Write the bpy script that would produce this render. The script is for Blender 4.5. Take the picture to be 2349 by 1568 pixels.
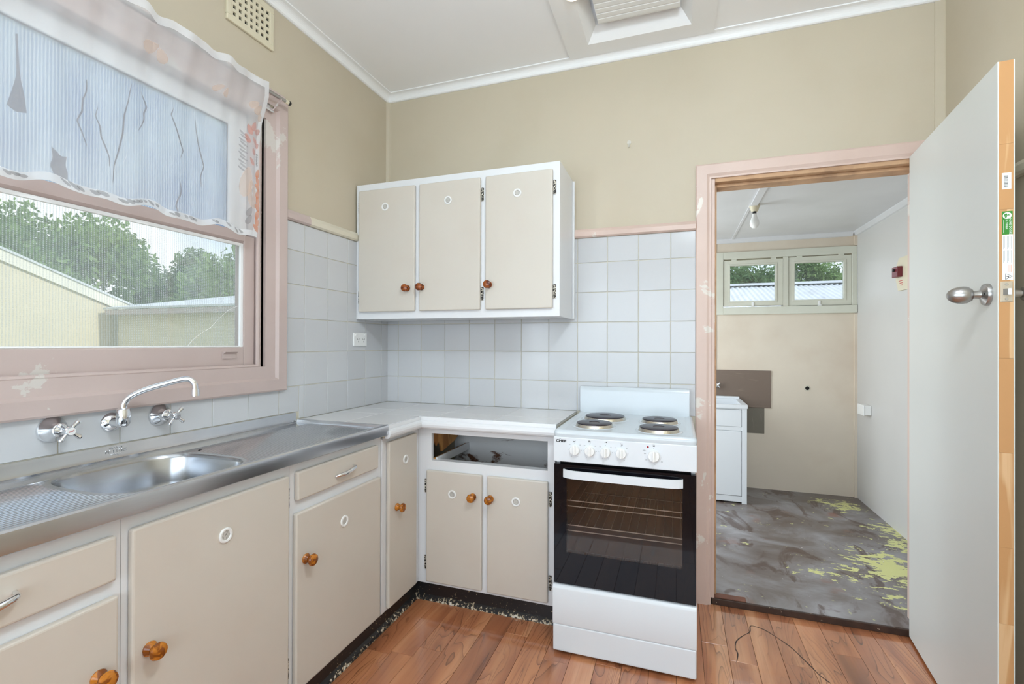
import bpy, bmesh, math, random
from mathutils import Vector, Matrix, Euler

# ------------------------------------------------------------------ scene, camera, light
sc = bpy.context.scene
COL = sc.collection
for o in list(bpy.data.objects):
    bpy.data.objects.remove(o)
random.seed(7)
PI = math.pi

cam_d = bpy.data.cameras.new('camera')
cam = bpy.data.objects.new('camera', cam_d)
COL.objects.link(cam)
cam_d.sensor_fit = 'HORIZONTAL'
cam_d.sensor_width = 36.0
cam_d.lens = 36.0 * 1095.35 / 2349.0
cam_d.clip_start = 0.02
cam_d.clip_end = 300
_m = Matrix.Rotation(0.3313, 4, 'Z') @ Matrix.Rotation(PI / 2 + 0.0032, 4, 'X') @ Matrix.Rotation(0.0032, 4, 'Z')
cam.matrix_world = Matrix.Translation((1.625, -2.4447, 1.226)) @ _m
sc.camera = cam

sc.view_settings.view_transform = 'Standard'
sc.view_settings.look = 'None'
sc.view_settings.gamma = 1.0
sc.view_settings.use_curve_mapping = False
sc.view_settings.exposure = 0.33

# world: pale blue sky with soft white clouds, the same all round
w = bpy.data.worlds.new('sky'); sc.world = w; w.use_nodes = True
wn = w.node_tree; wn.nodes.clear()
def _wn(t): return wn.nodes.new(t)
w_out = _wn('ShaderNodeOutputWorld'); w_bg = _wn('ShaderNodeBackground')
w_tc = _wn('ShaderNodeTexCoord'); w_sep = _wn('ShaderNodeSeparateXYZ')
w_ramp = _wn('ShaderNodeValToRGB'); w_no = _wn('ShaderNodeTexNoise'); w_cr = _wn('ShaderNodeValToRGB'); w_mix = _wn('ShaderNodeMix')
w_mix.data_type = 'RGBA'
wn.links.new(w_tc.outputs['Generated'], w_sep.inputs[0])
wn.links.new(w_sep.outputs['Z'], w_ramp.inputs[0])
w_ramp.color_ramp.elements[0].position = 0.0; w_ramp.color_ramp.elements[0].color = (0.62, 0.76, 0.90, 1)
w_ramp.color_ramp.elements[1].position = 0.7; w_ramp.color_ramp.elements[1].color = (0.22, 0.44, 0.80, 1)
wn.links.new(w_tc.outputs['Generated'], w_no.inputs['Vector'])
w_no.inputs['Scale'].default_value = 3.2; w_no.inputs['Detail'].default_value = 6
wn.links.new(w_no.outputs['Fac'], w_cr.inputs[0])
w_cr.color_ramp.elements[0].position = 0.38; w_cr.color_ramp.elements[0].color = (0, 0, 0, 1)
w_cr.color_ramp.elements[1].position = 0.58; w_cr.color_ramp.elements[1].color = (1, 1, 1, 1)
wn.links.new(w_cr.outputs['Color'], w_mix.inputs['Factor'])
wn.links.new(w_ramp.outputs['Color'], w_mix.inputs['A'])
w_mix.inputs['B'].default_value = (0.95, 0.97, 1.0, 1)
wn.links.new(w_mix.outputs['Result'], w_bg.inputs['Color'])
w_bg.inputs['Strength'].default_value = 1.2
wn.links.new(w_bg.outputs[0], w_out.inputs[0])

def add_light(name, kind, loc, energy, color=(1, 1, 1), direction=None, size=None, size_y=None, radius=None, angle=None):
    d = bpy.data.lights.new(name, kind); o = bpy.data.objects.new(name, d); COL.objects.link(o)
    o.location = loc; d.energy = energy; d.color = color
    if direction is not None:
        o.rotation_euler = Vector(direction).to_track_quat('-Z', 'Y').to_euler()
    if kind == 'AREA':
        d.shape = 'RECTANGLE'; d.size = size; d.size_y = size_y
    if radius is not None: d.shadow_soft_size = radius
    if angle is not None: d.angle = angle
    return o
add_light('sun', 'SUN', (8, -2, 9), 2.3, (1.0, 0.95, 0.86), direction=(-0.80, 0.02, -0.58), angle=0.02)
# daylight entering through the wide rear window and through the open back door of the laundry
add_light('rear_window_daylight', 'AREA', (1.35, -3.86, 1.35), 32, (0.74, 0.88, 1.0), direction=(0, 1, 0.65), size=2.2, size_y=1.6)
add_light('side_opening_fill', 'AREA', (-0.02, -3.25, 1.5), 22, (0.76, 0.89, 1.0), direction=(1, 0.25, 0.1), size=0.8, size_y=1.2)  # added fill light at an unseen side opening, brightens the door leaf
add_light('laundry_door_daylight', 'AREA', (0.93, 1.05, 1.15), 23, (0.84, 0.93, 1.0), direction=(1, 0, 0), size=0.9, size_y=1.7)

# ------------------------------------------------------------------ material helpers
class NT:
    def __init__(s, name):
        s.m = bpy.data.materials.new(name); s.m.use_nodes = True
        s.t = s.m.node_tree; s.t.nodes.clear()
        s.out = s.n('ShaderNodeOutputMaterial')
    def n(s, t, **kw):
        x = s.t.nodes.new(t)
        for k, v in kw.items(): setattr(x, k, v)
        return x
    def l(s, a, b): s.t.links.new(a, b)
    def val(s, sock, v):
        if isinstance(v, (int, float)): sock.default_value = v
        elif isinstance(v, tuple): sock.default_value = v if len(v) == 4 or len(sock.default_value) == 3 else v + (1,)
        else: s.l(v, sock)
    def obj(s, scale=(1, 1, 1), rnd=0.0, which='Object'):
        tc = s.n('ShaderNodeTexCoord'); mp = s.n('ShaderNodeMapping'); mp.inputs['Scale'].default_value = scale
        s.l(tc.outputs[which], mp.inputs['Vector'])
        if rnd:
            oi = s.n('ShaderNodeObjectInfo'); mu = s.n('ShaderNodeVectorMath', operation='SCALE')
            cb = s.n('ShaderNodeCombineXYZ')
            s.l(oi.outputs['Random'], cb.inputs[0]); s.l(oi.outputs['Random'], cb.inputs[1]); s.l(oi.outputs['Random'], cb.inputs[2])
            s.l(cb.outputs[0], mu.inputs[0]); mu.inputs['Scale'].default_value = rnd
            s.l(mu.outputs[0], mp.inputs['Location'])
        return mp.outputs[0]
    def pos(s, scale=(1, 1, 1)):
        g = s.n('ShaderNodeNewGeometry'); mp = s.n('ShaderNodeMapping'); mp.inputs['Scale'].default_value = scale
        s.l(g.outputs['Position'], mp.inputs['Vector']); return mp.outputs[0]
    def noise(s, vec, scale, detail=3, rough=0.5, dist=0.0):
        x = s.n('ShaderNodeTexNoise'); s.l(vec, x.inputs['Vector'])
        x.inputs['Scale'].default_value = scale; x.inputs['Detail'].default_value = detail
        x.inputs['Roughness'].default_value = rough; x.inputs['Distortion'].default_value = dist
        return x.outputs['Fac']
    def ramp(s, fac, stops, interp='LINEAR'):
        r = s.n('ShaderNodeValToRGB'); r.color_ramp.interpolation = interp
        e = r.color_ramp.elements
        while len(e) < len(stops): e.new(0.5)
        for k, (p, c) in enumerate(stops):
            e[k].position = p
            e[k].color = (c, c, c, 1) if isinstance(c, (int, float)) else tuple(c) + (1,)
        s.l(fac, r.inputs[0]); return r.outputs['Color']
    def math(s, op, a, b=0.0, c=None):
        x = s.n('ShaderNodeMath', operation=op); s.val(x.inputs[0], a); s.val(x.inputs[1], b)
        if c is not None: s.val(x.inputs[2], c)
        return x.outputs[0]
    def mix(s, fac, a, b, blend='MIX'):
        x = s.n('ShaderNodeMix', data_type='RGBA', blend_type=blend)
        s.val(x.inputs['Factor'], fac); s.val(x.inputs['A'], a); s.val(x.inputs['B'], b)
        return x.outputs['Result']
    def bump(s, h, strength=0.2, dist=0.002):
        b = s.n('ShaderNodeBump'); b.inputs['Strength'].default_value = strength; b.inputs['Distance'].default_value = dist
        s.l(h, b.inputs['Height']); return b.outputs[0]
    def bsdf(s, color, rough=0.5, metal=0.0, spec=0.5, normal=None, emit=None, estr=0.0, coat=0.0):
        b = s.n('ShaderNodeBsdfPrincipled')
        s.val(b.inputs['Base Color'], color); s.val(b.inputs['Roughness'], rough); s.val(b.inputs['Metallic'], metal)
        b.inputs['Specular IOR Level'].default_value = spec
        b.inputs['Coat Weight'].default_value = coat
        if normal is not None: s.l(normal, b.inputs['Normal'])
        if emit is not None:
            b.inputs['Emission Color'].default_value = emit + (1,); b.inputs['Emission Strength'].default_value = estr
        return b
    def done(s, b): s.l(b.outputs[0], s.out.inputs[0]); return s.m

def srgb(r, g, b):
    f = lambda c: ((c / 255 + 0.055) / 1.055) ** 2.4 if c > 10 else c / 255 / 12.92
    return (f(r), f(g), f(b))

def plain(name, col, rough=0.5, metal=0.0, spec=0.5, coat=0.0, var=0.0):
    t = NT(name)
    c = col
    if var:
        f = t.noise(t.obj(), 6, 3)
        c = t.mix(t.ramp(f, [(0.3, 0.0), (0.7, 1.0)]), tuple(x * (1 - var) for x in col), tuple(min(1, x * (1 + var)) for x in col))
    return t.done(t.bsdf(c, rough, metal, spec, coat=coat))

def paint(name, col, rough=0.45, var=0.06, stain=None, stain_amt=0.0, bump=0.12, scale=2.2, chip=None, chip_pos=0.72, chip_scale=9):
    t = NT(name); p = t.pos()
    f = t.noise(p, scale, 4)
    c = t.mix(t.ramp(f, [(0.3, 0.0), (0.7, 1.0)]), tuple(x * (1 - var) for x in col), tuple(min(1, x * (1 + var)) for x in col))
    if stain:
        g = t.noise(p, scale * 0.7, 5, 0.6)
        c = t.mix(t.math('MULTIPLY', t.ramp(g, [(0.5, 0.0), (0.75, 1.0)]), stain_amt), c, stain)
    if chip:
        g = t.noise(t.pos((1, 1, 1)), chip_scale, 6, 0.65, 0.4)
        c = t.mix(t.ramp(g, [(chip_pos, 0.0), (chip_pos + 0.015, 1.0)]), c, chip)
    h = t.noise(p, 90, 3)
    return t.done(t.bsdf(c, rough, normal=t.bump(h, bump, 0.001)))

M = {}
M['wall'] = paint('cream_wall_paint', srgb(196, 185, 164), 0.55, 0.025, srgb(182, 166, 138), 0.3)
M['wall_laundry'] = paint('laundry_wall_paint', srgb(217, 205, 188), 0.5, 0.05, srgb(192, 168, 146), 0.5, scale=1.6)
M['wall_laundry_side'] = paint('laundry_side_paint', srgb(202, 200, 197), 0.4, 0.03, srgb(194, 182, 182), 0.4, scale=1.2)
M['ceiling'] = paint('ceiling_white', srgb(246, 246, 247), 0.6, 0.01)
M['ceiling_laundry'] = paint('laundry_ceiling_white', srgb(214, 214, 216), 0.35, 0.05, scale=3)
M['white'] = paint('white_gloss_paint', srgb(226, 227, 229), 0.32, 0.02, chip=srgb(70, 50, 36), chip_pos=0.80, chip_scale=30)
M['cornice'] = paint('cornice_white', srgb(240, 240, 240), 0.45, 0.02)
M['cream_door'] = paint('cupboard_cream', srgb(207, 200, 189), 0.42, 0.02, srgb(199, 184, 170), 0.4, bump=0.06, scale=1.8)
M['pink'] = paint('dusty_pink_paint', srgb(196, 178, 172), 0.38, 0.04, srgb(160, 136, 126), 0.25, chip=srgb(206, 199, 192), chip_pos=0.635, chip_scale=4)
M['pink_frame'] = paint('dusty_pink_frame', srgb(212, 188, 176), 0.4, 0.05, srgb(170, 140, 124), 0.3, chip=srgb(222, 214, 204), chip_pos=0.585, chip_scale=4)
M['rail_cream'] = paint('rail_cream', srgb(216, 209, 190), 0.4, 0.04)
M['sage'] = paint('laundry_window_paint', srgb(211, 211, 197), 0.42, 0.04, srgb(160, 140, 110), 0.25)
M['raw_edge'] = paint('worn_timber_edge', srgb(196, 158, 122), 0.6, 0.15, srgb(120, 80, 54), 0.6, scale=9)
M['door_paint'] = paint('door_pale_grey', srgb(212, 213, 208), 0.42, 0.015, bump=0.08)
M['grout'] = plain('grout', srgb(205, 200, 184), 0.9)
M['hookm'] = plain('dull_clear_plastic', srgb(206, 202, 192), 0.3)
M['dark'] = plain('dark_void', (0.006, 0.005, 0.005), 0.9)
M['black'] = plain('black_plastic', (0.012, 0.012, 0.012), 0.4)
M['white_plastic'] = plain('white_plastic', srgb(236, 236, 234), 0.35)
M['cream_plastic'] = plain('cream_plastic', srgb(216, 207, 182), 0.45)
M['enamel'] = plain('white_enamel', srgb(205, 212, 217), 0.2, coat=0.1)
M['enamel_matt'] = plain('white_enamel_panel', srgb(222, 226, 230), 0.30)
M['chrome'] = plain('chrome', (0.82, 0.83, 0.85), 0.09, 1.0)
M['chrome_wire'] = plain('chrome_wire', (0.92, 0.90, 0.86), 0.35, 0.7)
M['nickel'] = plain('brushed_nickel', (0.46, 0.45, 0.44), 0.28, 1.0)
M['plate'] = plain('latch_plate', srgb(196, 184, 164), 0.42, 0.5)
M['ink'] = plain('black_ink', (0.02, 0.02, 0.02), 0.6)
M['grey_ink'] = plain('grey_ink', srgb(150, 150, 152), 0.6)
M['red_ink'] = plain('red_ink', srgb(190, 30, 30), 0.5)
M['orange_ink'] = plain('orange_ink', srgb(225, 150, 110), 0.6)
M['paper'] = plain('sticker_paper', srgb(238, 238, 236), 0.5)
M['green'] = plain('sticker_green', srgb(48, 132, 42), 0.4)
M['red_light'] = plain('red_indicator', srgb(150, 16, 24), 0.2)
M['maroon'] = plain('maroon_plastic', srgb(110, 28, 40), 0.3)
M['screw'] = plain('screw_metal', (0.5, 0.47, 0.42), 0.4, 1.0)
M['hinge'] = NT('painted_hinge')
_t = M['hinge']; _f = _t.noise(_t.obj(), 140, 3)
M['hinge'] = _t.done(_t.bsdf(_t.mix(_t.ramp(_f, [(0.47, 0.0), (0.53, 1.0)]), srgb(36, 30, 26), srgb(216, 210, 196)), 0.45, 0.3))

def mat_steel(name='brushed_steel', k=1.0):
    t = NT(name)
    f = t.noise(t.pos((60, 1.2, 60)), 5, 3); g = t.noise(t.pos(), 5, 3)
    c = t.mix(t.ramp(g, [(0.35, 0.0), (0.7, 1.0)]), (0.60 * k, 0.615 * k, 0.64 * k), (0.72 * k, 0.735 * k, 0.76 * k))
    r = t.math('ADD', t.math('MULTIPLY', f, 0.05), 0.20)
    return t.done(t.bsdf(c, r, 1.0))
M['steel'] = mat_steel()
M['steel_ridge'] = plain('polished_ridge_steel', (0.70, 0.71, 0.73), 0.16, 1.0)
M['shaded_steel'] = mat_steel('shaded_steel_bowl', 0.72)  # same steel darkened, the bowl's shade is put into the colour

def mat_tile():
    t = NT('white_glazed_tile'); oi = t.n('ShaderNodeObjectInfo')
    c = t.mix(oi.outputs['Random'], srgb(196, 197, 199), srgb(203, 204, 206))
    h = t.noise(t.pos(), 22, 2)
    return t.done(t.bsdf(c, 0.17, spec=0.42, normal=t.bump(h, 0.05, 0.002)))
M['tile'] = mat_tile()
def mat_bench_tile():
    t = NT('bench_tile'); oi = t.n('ShaderNodeObjectInfo')
    c = t.mix(oi.outputs['Random'], srgb(218, 216, 214), srgb(225, 224, 223))
    h = t.noise(t.pos(), 14, 2)
    return t.done(t.bsdf(c, 0.13, spec=0.5, normal=t.bump(h, 0.06, 0.002)))
M['bench_tile'] = mat_bench_tile()

def mat_plank():
    t = NT('vinyl_plank_timber_print')
    n1 = t.noise(t.obj((1.0, 0.16, 1.0), rnd=40), 8.0, 2.0, 0.45, 0.7)
    rings = t.math('FRACT', t.math('MULTIPLY', n1, 15.0))
    fine = t.noise(t.obj((1.0, 0.025, 1.0), rnd=40), 120, 3, 0.6)
    broad = t.noise(t.obj((1.0, 0.12, 1.0), rnd=90), 9.0, 2, 0.5, 0.5)
    base = t.ramp(broad, [(0.24, srgb(112, 64, 40)), (0.40, srgb(168, 104, 68)), (0.56, srgb(192, 126, 84)), (0.76, srgb(216, 156, 112))])
    oi = t.n('ShaderNodeObjectInfo')
    base = t.mix(t.ramp(oi.outputs['Random'], [(0.5, 0.0), (1.0, 0.5)]), base, srgb(150, 92, 64))
    lines = t.ramp(rings, [(0.0, 0.0), (0.03, 1.0), (0.14, 0.35), (0.5, 0.0)])
    mask = t.ramp(t.noise(t.obj((1, 0.30, 1), rnd=70), 5, 2), [(0.42, 0.0), (0.58, 1.0)])
    c = t.mix(t.math('MULTIPLY', t.math('MULTIPLY', lines, mask), 0.75), base, srgb(84, 46, 28))
    c = t.mix(t.math('MULTIPLY', t.ramp(fine, [(0.5, 0.0), (0.75, 1.0)]), 0.22), c, srgb(116, 68, 46))
    lo = t.noise(t.pos(), 1.7, 2)
    r = t.math('ADD', t.math('MULTIPLY', lo, 0.14), 0.16)
    wav = t.noise(t.pos(), 6, 2)
    return t.done(t.bsdf(c, r, spec=0.6, coat=1.0, normal=t.bump(wav, 0.22, 0.006)))
M['plank'] = mat_plank()

def mat_kick():
    t = NT('chipped_black_skirting'); p = t.pos()
    g = t.noise(p, 75, 5, 0.7); z = t.n('ShaderNodeSeparateXYZ'); gg = t.n('ShaderNodeNewGeometry'); t.l(gg.outputs['Position'], z.inputs[0])
    low = t.ramp(t.math('MULTIPLY', z.outputs['Z'], 20.0), [(0.10, 0.13), (0.55, 0.0)])
    k = t.math('ADD', g, low)
    big = t.noise(p, 9, 3)
    k = t.math('ADD', k, t.math('MULTIPLY', t.math('SUBTRACT', big, 0.5), 0.25))
    c = t.ramp(k, [(0.64, (0.012, 0.011, 0.012)), (0.68, srgb(190, 168, 130)), (0.74, srgb(214, 210, 200))])
    return t.done(t.bsdf(c, 0.35))
M['kick'] = mat_kick()

def mat_wood(name, c0, c1, axis_scale, scale=14, rough=0.45, local=True, bands=18.0):
    t = NT(name)
    v = t.obj(axis_scale, rnd=9)
    f = t.noise(v, scale, 3, 0.5, 0.8)
    s = t.math('SINE', t.math('MULTIPLY', f, bands))
    return t.done(t.bsdf(t.mix(t.ramp(s, [(0.0, 0.0), (0.9, 1.0)]), c0, c1), rough))
M['pine'] = mat_wood('pine_door_edge', srgb(190, 142, 92), srgb(212, 174, 130), (1, 1, 0.06), 22, 0.5)
M['knob_wood'] = mat_wood('varnished_knob', srgb(126, 66, 12), srgb(188, 116, 34), (1.0, 1.0, 1.0), 34, 0.18, bands=14.0)
M['knob_wood_dark'] = mat_wood('varnished_dark_knob', srgb(92, 36, 10), srgb(152, 78, 24), (1.0, 1.0, 1.0), 34, 0.18, bands=14.0)
M['ply'] = mat_wood('old_plywood', srgb(168, 112, 52), srgb(206, 150, 84), (1, 1, 0.2), 9, 0.6)
M['masonite'] = mat_wood('bare_brown_board', srgb(118, 102, 90), srgb(140, 124, 112), (0.5, 1, 2.5), 6, 0.6, bands=9)
M['grey_board'] = mat_wood('bare_grey_board', srgb(116, 110, 98), srgb(140, 134, 122), (3, 1, 0.25), 12, 0.7, bands=9)

def mat_inner():
    t = NT('stained_cabinet_back'); p = t.pos()
    f = t.noise(t.pos((1.0, 1, 2.4)), 5, 6, 0.65, 0.6)
    c = t.mix(t.ramp(f, [(0.56, 0.0), (0.63, 1.0)]), srgb(222, 222, 222), srgb(96, 60, 38))
    return t.done(t.bsdf(c, 0.7))
M['inner'] = mat_inner()

def mat_screen_disc():
    t = NT('vent_mesh'); v = t.obj((1, 1, 1))
    s = t.n('ShaderNodeSeparateXYZ'); t.l(v, s.inputs[0])
    def band(x): return t.math('GREATER_THAN', t.math('SINE', t.math('MULTIPLY', x, 2 * PI / 0.0036)), 0.1)
    a = t.math('MAXIMUM', t.math('MULTIPLY', band(s.outputs['Y']), band(s.outputs['Z'])), t.math('MULTIPLY', band(s.outputs['X']), band(s.outputs['Z'])))
    return t.done(t.bsdf(t.mix(a, srgb(206, 203, 196), srgb(96, 90, 84)), 0.6))
M['vent_mesh'] = mat_screen_disc()

def mat_glass(name, tint=(0.96, 0.98, 0.98), refl=0.06, haze=0.0, haze_col=(0.8, 0.84, 0.86)):
    t = NT(name)
    tr = t.n('ShaderNodeBsdfTransparent'); tr.inputs[0].default_value = tint + (1,)
    gl = t.n('ShaderNodeBsdfGlossy'); gl.inputs['Roughness'].default_value = 0.03
    mx = t.n('ShaderNodeMixShader'); mx.inputs[0].default_value = refl
    t.l(tr.outputs[0], mx.inputs[1]); t.l(gl.outputs[0], mx.inputs[2])
    if haze:
        tl = t.n('ShaderNodeBsdfTranslucent'); tl.inputs[0].default_value = haze_col + (1,)
        m2 = t.n('ShaderNodeMixShader')
        f = t.noise(t.pos(), 6, 5, 0.6)
        t.l(t.math('MULTIPLY', t.ramp(f, [(0.3, 0.4), (0.7, 1.0)]), haze), m2.inputs[0])
        t.l(mx.outputs[0], m2.inputs[1]); t.l(tl.outputs[0], m2.inputs[2]); mx = m2
    t.l(mx.outputs[0], t.out.inputs[0]); return t.m
M['glass'] = mat_glass('window_glass', refl=0.05, haze=0.10)
M['glass_clear'] = mat_glass('clear_glass', refl=0.05, haze=0.04)
def mat_oven_glass():
    t = NT('smoked_oven_glass')
    tr = t.n('ShaderNodeBsdfTransparent'); tr.inputs[0].default_value = (0.86, 0.82, 0.78, 1)
    gl = t.n('ShaderNodeBsdfGlossy'); gl.inputs['Roughness'].default_value = 0.02; gl.inputs[0].default_value = (0.9, 0.85, 0.82, 1)
    fr = t.n('ShaderNodeFresnel'); fr.inputs[0].default_value = 1.5
    mx = t.n('ShaderNodeMixShader'); t.l(fr.outputs[0], mx.inputs[0]); t.l(tr.outputs[0], mx.inputs[1]); t.l(gl.outputs[0], mx.inputs[2])
    t.l(mx.outputs[0], t.out.inputs[0]); return t.m
M['oven_glass'] = mat_oven_glass()
M['oven_black'] = plain('black_door_glass', (0.004, 0.004, 0.006), 0.03, spec=0.28)
M['oven_cavity'] = plain('oven_cavity_enamel', srgb(112, 98, 84), 0.35)
M['hotplate'] = plain('cast_hotplate', srgb(58, 52, 58), 0.32, 0.6)
M['hotplate_mid'] = plain('hotplate_centre', srgb(84, 70, 68), 0.4, 0.6)
M['ring'] = plain('hotplate_steel_rim', (0.62, 0.58, 0.50), 0.25, 1.0, var=0.25)

def mat_fly():
    t = NT('insect_screen_mesh'); s = t.n('ShaderNodeSeparateXYZ'); g = t.n('ShaderNodeNewGeometry'); t.l(g.outputs['Position'], s.inputs[0])
    wob = t.noise(t.pos(), 8, 2)
    yy = t.math('ADD', s.outputs['Y'], t.math('MULTIPLY', wob, 0.004))
    a = t.ramp(t.math('SINE', t.math('MULTIPLY', yy, 2 * PI / 0.0075)), [(0.0, 0.0), (0.9, 1.0)])
    b = t.ramp(t.math('SINE', t.math('MULTIPLY', s.outputs['Z'], 2 * PI / 0.006)), [(0.0, 0.45), (0.8, 1.0)])
    f = t.math('ADD', t.math('MULTIPLY', t.math('MULTIPLY', a, b), 0.34), 0.10)
    tr = t.n('ShaderNodeBsdfTransparent'); df = t.n('ShaderNodeBsdfTranslucent'); df.inputs[0].default_value = (0.92, 0.94, 0.95, 1)
    mx = t.n('ShaderNodeMixShader'); t.l(f, mx.inputs[0]); t.l(tr.outputs[0], mx.inputs[1]); t.l(df.outputs[0], mx.inputs[2])
    t.l(mx.outputs[0], t.out.inputs[0]); return t.m
M['fly'] = mat_fly()
def mat_film():
    t = NT('crinkled_window_film'); p = t.pos()
    f = t.noise(t.pos((1, 2.2, 1)), 4, 5, 0.6, 0.5)
    s = t.n('ShaderNodeSeparateXYZ'); g = t.n('ShaderNodeNewGeometry'); t.l(g.outputs['Position'], s.inputs[0])
    a = t.ramp(t.math('SINE', t.math('MULTIPLY', t.math('ADD', s.outputs['Y'], t.math('MULTIPLY', f, 0.006)), 2 * PI / 0.0085)), [(0.0, 0.0), (0.9, 1.0)])
    c = t.mix(t.ramp(f, [(0.35, 0.0), (0.7, 1.0)]), srgb(150, 170, 205), srgb(214, 226, 236))
    c = t.mix(t.math('MULTIPLY', a, 0.75), c, srgb(255, 255, 255))
    tl = t.n('ShaderNodeBsdfTranslucent'); t.l(c, tl.inputs[0]); df = t.n('ShaderNodeBsdfDiffuse'); t.l(c, df.inputs[0])
    tr = t.n('ShaderNodeBsdfTransparent'); tr.inputs[0].default_value = (0.9, 0.95, 1, 1)
    m1 = t.n('ShaderNodeMixShader'); m1.inputs[0].default_value = 0.25; t.l(tl.outputs[0], m1.inputs[1]); t.l(df.outputs[0], m1.inputs[2])
    m2 = t.n('ShaderNodeMixShader'); m2.inputs[0].default_value = 0.62; t.l(tr.outputs[0], m2.inputs[1]); t.l(m1.outputs[0], m2.inputs[2])
    t.l(m2.outputs[0], t.out.inputs[0]); return t.m
M['film'] = mat_film()
def mat_curtain(name, col, opac):
    t = NT(name)
    tl = t.n('ShaderNodeBsdfTranslucent'); tl.inputs[0].default_value = col + (1,)
    df = t.n('ShaderNodeBsdfDiffuse'); df.inputs[0].default_value = col + (1,)
    tr = t.n('ShaderNodeBsdfTransparent')
    m1 = t.n('ShaderNodeMixShader'); m1.inputs[0].default_value = 0.55; t.l(tl.outputs[0], m1.inputs[1]); t.l(df.outputs[0], m1.inputs[2])
    m2 = t.n('ShaderNodeMixShader'); m2.inputs[0].default_value = opac; t.l(tr.outputs[0], m2.inputs[1]); t.l(m1.outputs[0], m2.inputs[2])
    t.l(m2.outputs[0], t.out.inputs[0]); return t.m
M['curtain'] = mat_curtain('sheer_curtain_cloth', (0.94, 0.94, 0.95), 0.44)
M['hem'] = mat_curtain('curtain_hem_cloth', (0.93, 0.93, 0.94), 0.80)
M['leaf_grey'] = mat_curtain('grey_leaf_print', srgb(160, 156, 156), 0.45)
M['leaf_orange'] = mat_curtain('orange_leaf_print', srgb(238, 150, 92), 0.5)
M['leaf_peach'] = mat_curtain('peach_leaf_print', srgb(238, 208, 184), 0.35)
M['leaf_red'] = mat_curtain('red_leaf_print', srgb(232, 138, 112), 0.42)
M['film_tear'] = mat_curtain('torn_film_dark', srgb(120, 108, 116), 0.85)  # dark tone of the film's tears, wrinkles and edge lines

def mat_concrete():
    t = NT('stained_concrete'); p = t.pos()
    a = t.noise(t.pos((1, 1.3, 1)), 2.4, 5, 0.62, 0.8)
    c = t.ramp(a, [(0.28, srgb(88, 74, 66)), (0.45, srgb(112, 104, 100)), (0.58, srgb(134, 130, 130)), (0.74, srgb(160, 158, 160))])
    b = t.noise(t.pos((1.6, 0.8, 1)), 3.0, 4, 0.6, 1.6)
    c = t.mix(t.ramp(b, [(0.56, 0.0), (0.63, 0.75)]), c, srgb(78, 58, 48))
    r = t.noise(p, 4.4, 3)
    c = t.mix(t.ramp(r, [(0.66, 0.0), (0.76, 0.6)]), c, srgb(136, 84, 62))
    # flakes of old lime paint, thickest towards the side wall and the back corner
    tot = None
    s = t.n('ShaderNodeNewGeometry')
    for (cx, cy, rad, amt) in [(2.72, 0.62, 0.34, 0.30), (2.96, 1.25, 0.30, 0.26), (2.78, 1.72, 0.26, 0.26), (2.90, 0.95, 0.25, 0.16), (2.35, 0.48, 0.28, 0.12), (2.62, 0.30, 0.3, 0.12)]:
        d = t.n('ShaderNodeVectorMath', operation='DISTANCE'); t.l(s.outputs['Position'], d.inputs[0]); d.inputs[1].default_value = (cx, cy, 0.03)
        q = t.math('MULTIPLY', t.math('MAXIMUM', t.math('SUBTRACT', 1.0, t.math('DIVIDE', d.outputs['Value'], rad)), 0.0), amt)
        tot = q if tot is None else t.math('MAXIMUM', tot, q)
    fl = t.noise(t.pos((1.0, 1.7, 1)), 13, 6, 0.68, 0.3)
    k = t.math('ADD', fl, tot)
    c = t.mix(t.ramp(k, [(0.66, 0.0), (0.675, 1.0)]), c, srgb(208, 208, 138))
    sp = t.noise(p, 60, 2)
    c = t.mix(t.ramp(sp, [(0.76, 0.0), (0.78, 1.0)]), c, srgb(214, 210, 204))
    rr = t.ramp(a, [(0.3, 0.28), (0.7, 0.5)])
    return t.done(t.bsdf(c, rr, normal=t.bump(t.noise(p, 30, 4), 0.15, 0.003)))
M['concrete'] = mat_concrete()
M['threshold'] = paint('dark_threshold', srgb(62, 42, 32), 0.5, 0.3, chip=srgb(196, 176, 150), chip_pos=0.66, chip_scale=45, scale=20)
M['timber_red'] = paint('worn_sill_timber', srgb(112, 66, 46), 0.5, 0.25, scale=18)
M['shed_wall'] = paint('shed_cream', srgb(224, 214, 188), 0.7, 0.03, scale=3)
M['shed_trim'] = paint('shed_trim_cream', srgb(238, 234, 218), 0.6, 0.03)
M['gutter'] = paint('gutter_pinkish', srgb(206, 190, 192), 0.5, 0.05)
M['roof_white'] = paint('roof_sheet_white', srgb(216, 220, 222), 0.45, 0.05, srgb(150, 150, 150), 0.4, scale=6)
M['roof_cap'] = paint('ridge_capping', srgb(196, 200, 204), 0.45, 0.05)
M['tilered'] = paint('old_ridge_tile', srgb(150, 118, 104), 0.7, 0.2, scale=9)
M['grass'] = paint('lawn', srgb(104, 122, 72), 0.9, 0.3, scale=4)
M['bark'] = paint('bark', srgb(92, 76, 62), 0.9, 0.3, scale=12)
def mat_leaf(name, a, b):
    t = NT(name); f = t.noise(t.pos(), 1.7, 4)
    c = t.mix(t.ramp(f, [(0.35, 0.0), (0.65, 1.0)]), a, b)
    df = t.n('ShaderNodeBsdfDiffuse'); t.l(c, df.inputs[0]); tl = t.n('ShaderNodeBsdfTranslucent'); t.l(c, tl.inputs[0])
    mx = t.n('ShaderNodeMixShader'); mx.inputs[0].default_value = 0.35; t.l(df.outputs[0], mx.inputs[1]); t.l(tl.outputs[0], mx.inputs[2])
    t.l(mx.outputs[0], t.out.inputs[0]); return t.m
M['leaf_a'] = mat_leaf('tree_leaf_a', srgb(104, 136, 84), srgb(158, 184, 124))
M['leaf_c'] = mat_leaf('tree_leaf_c', srgb(72, 98, 60), srgb(116, 142, 88))
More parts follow.
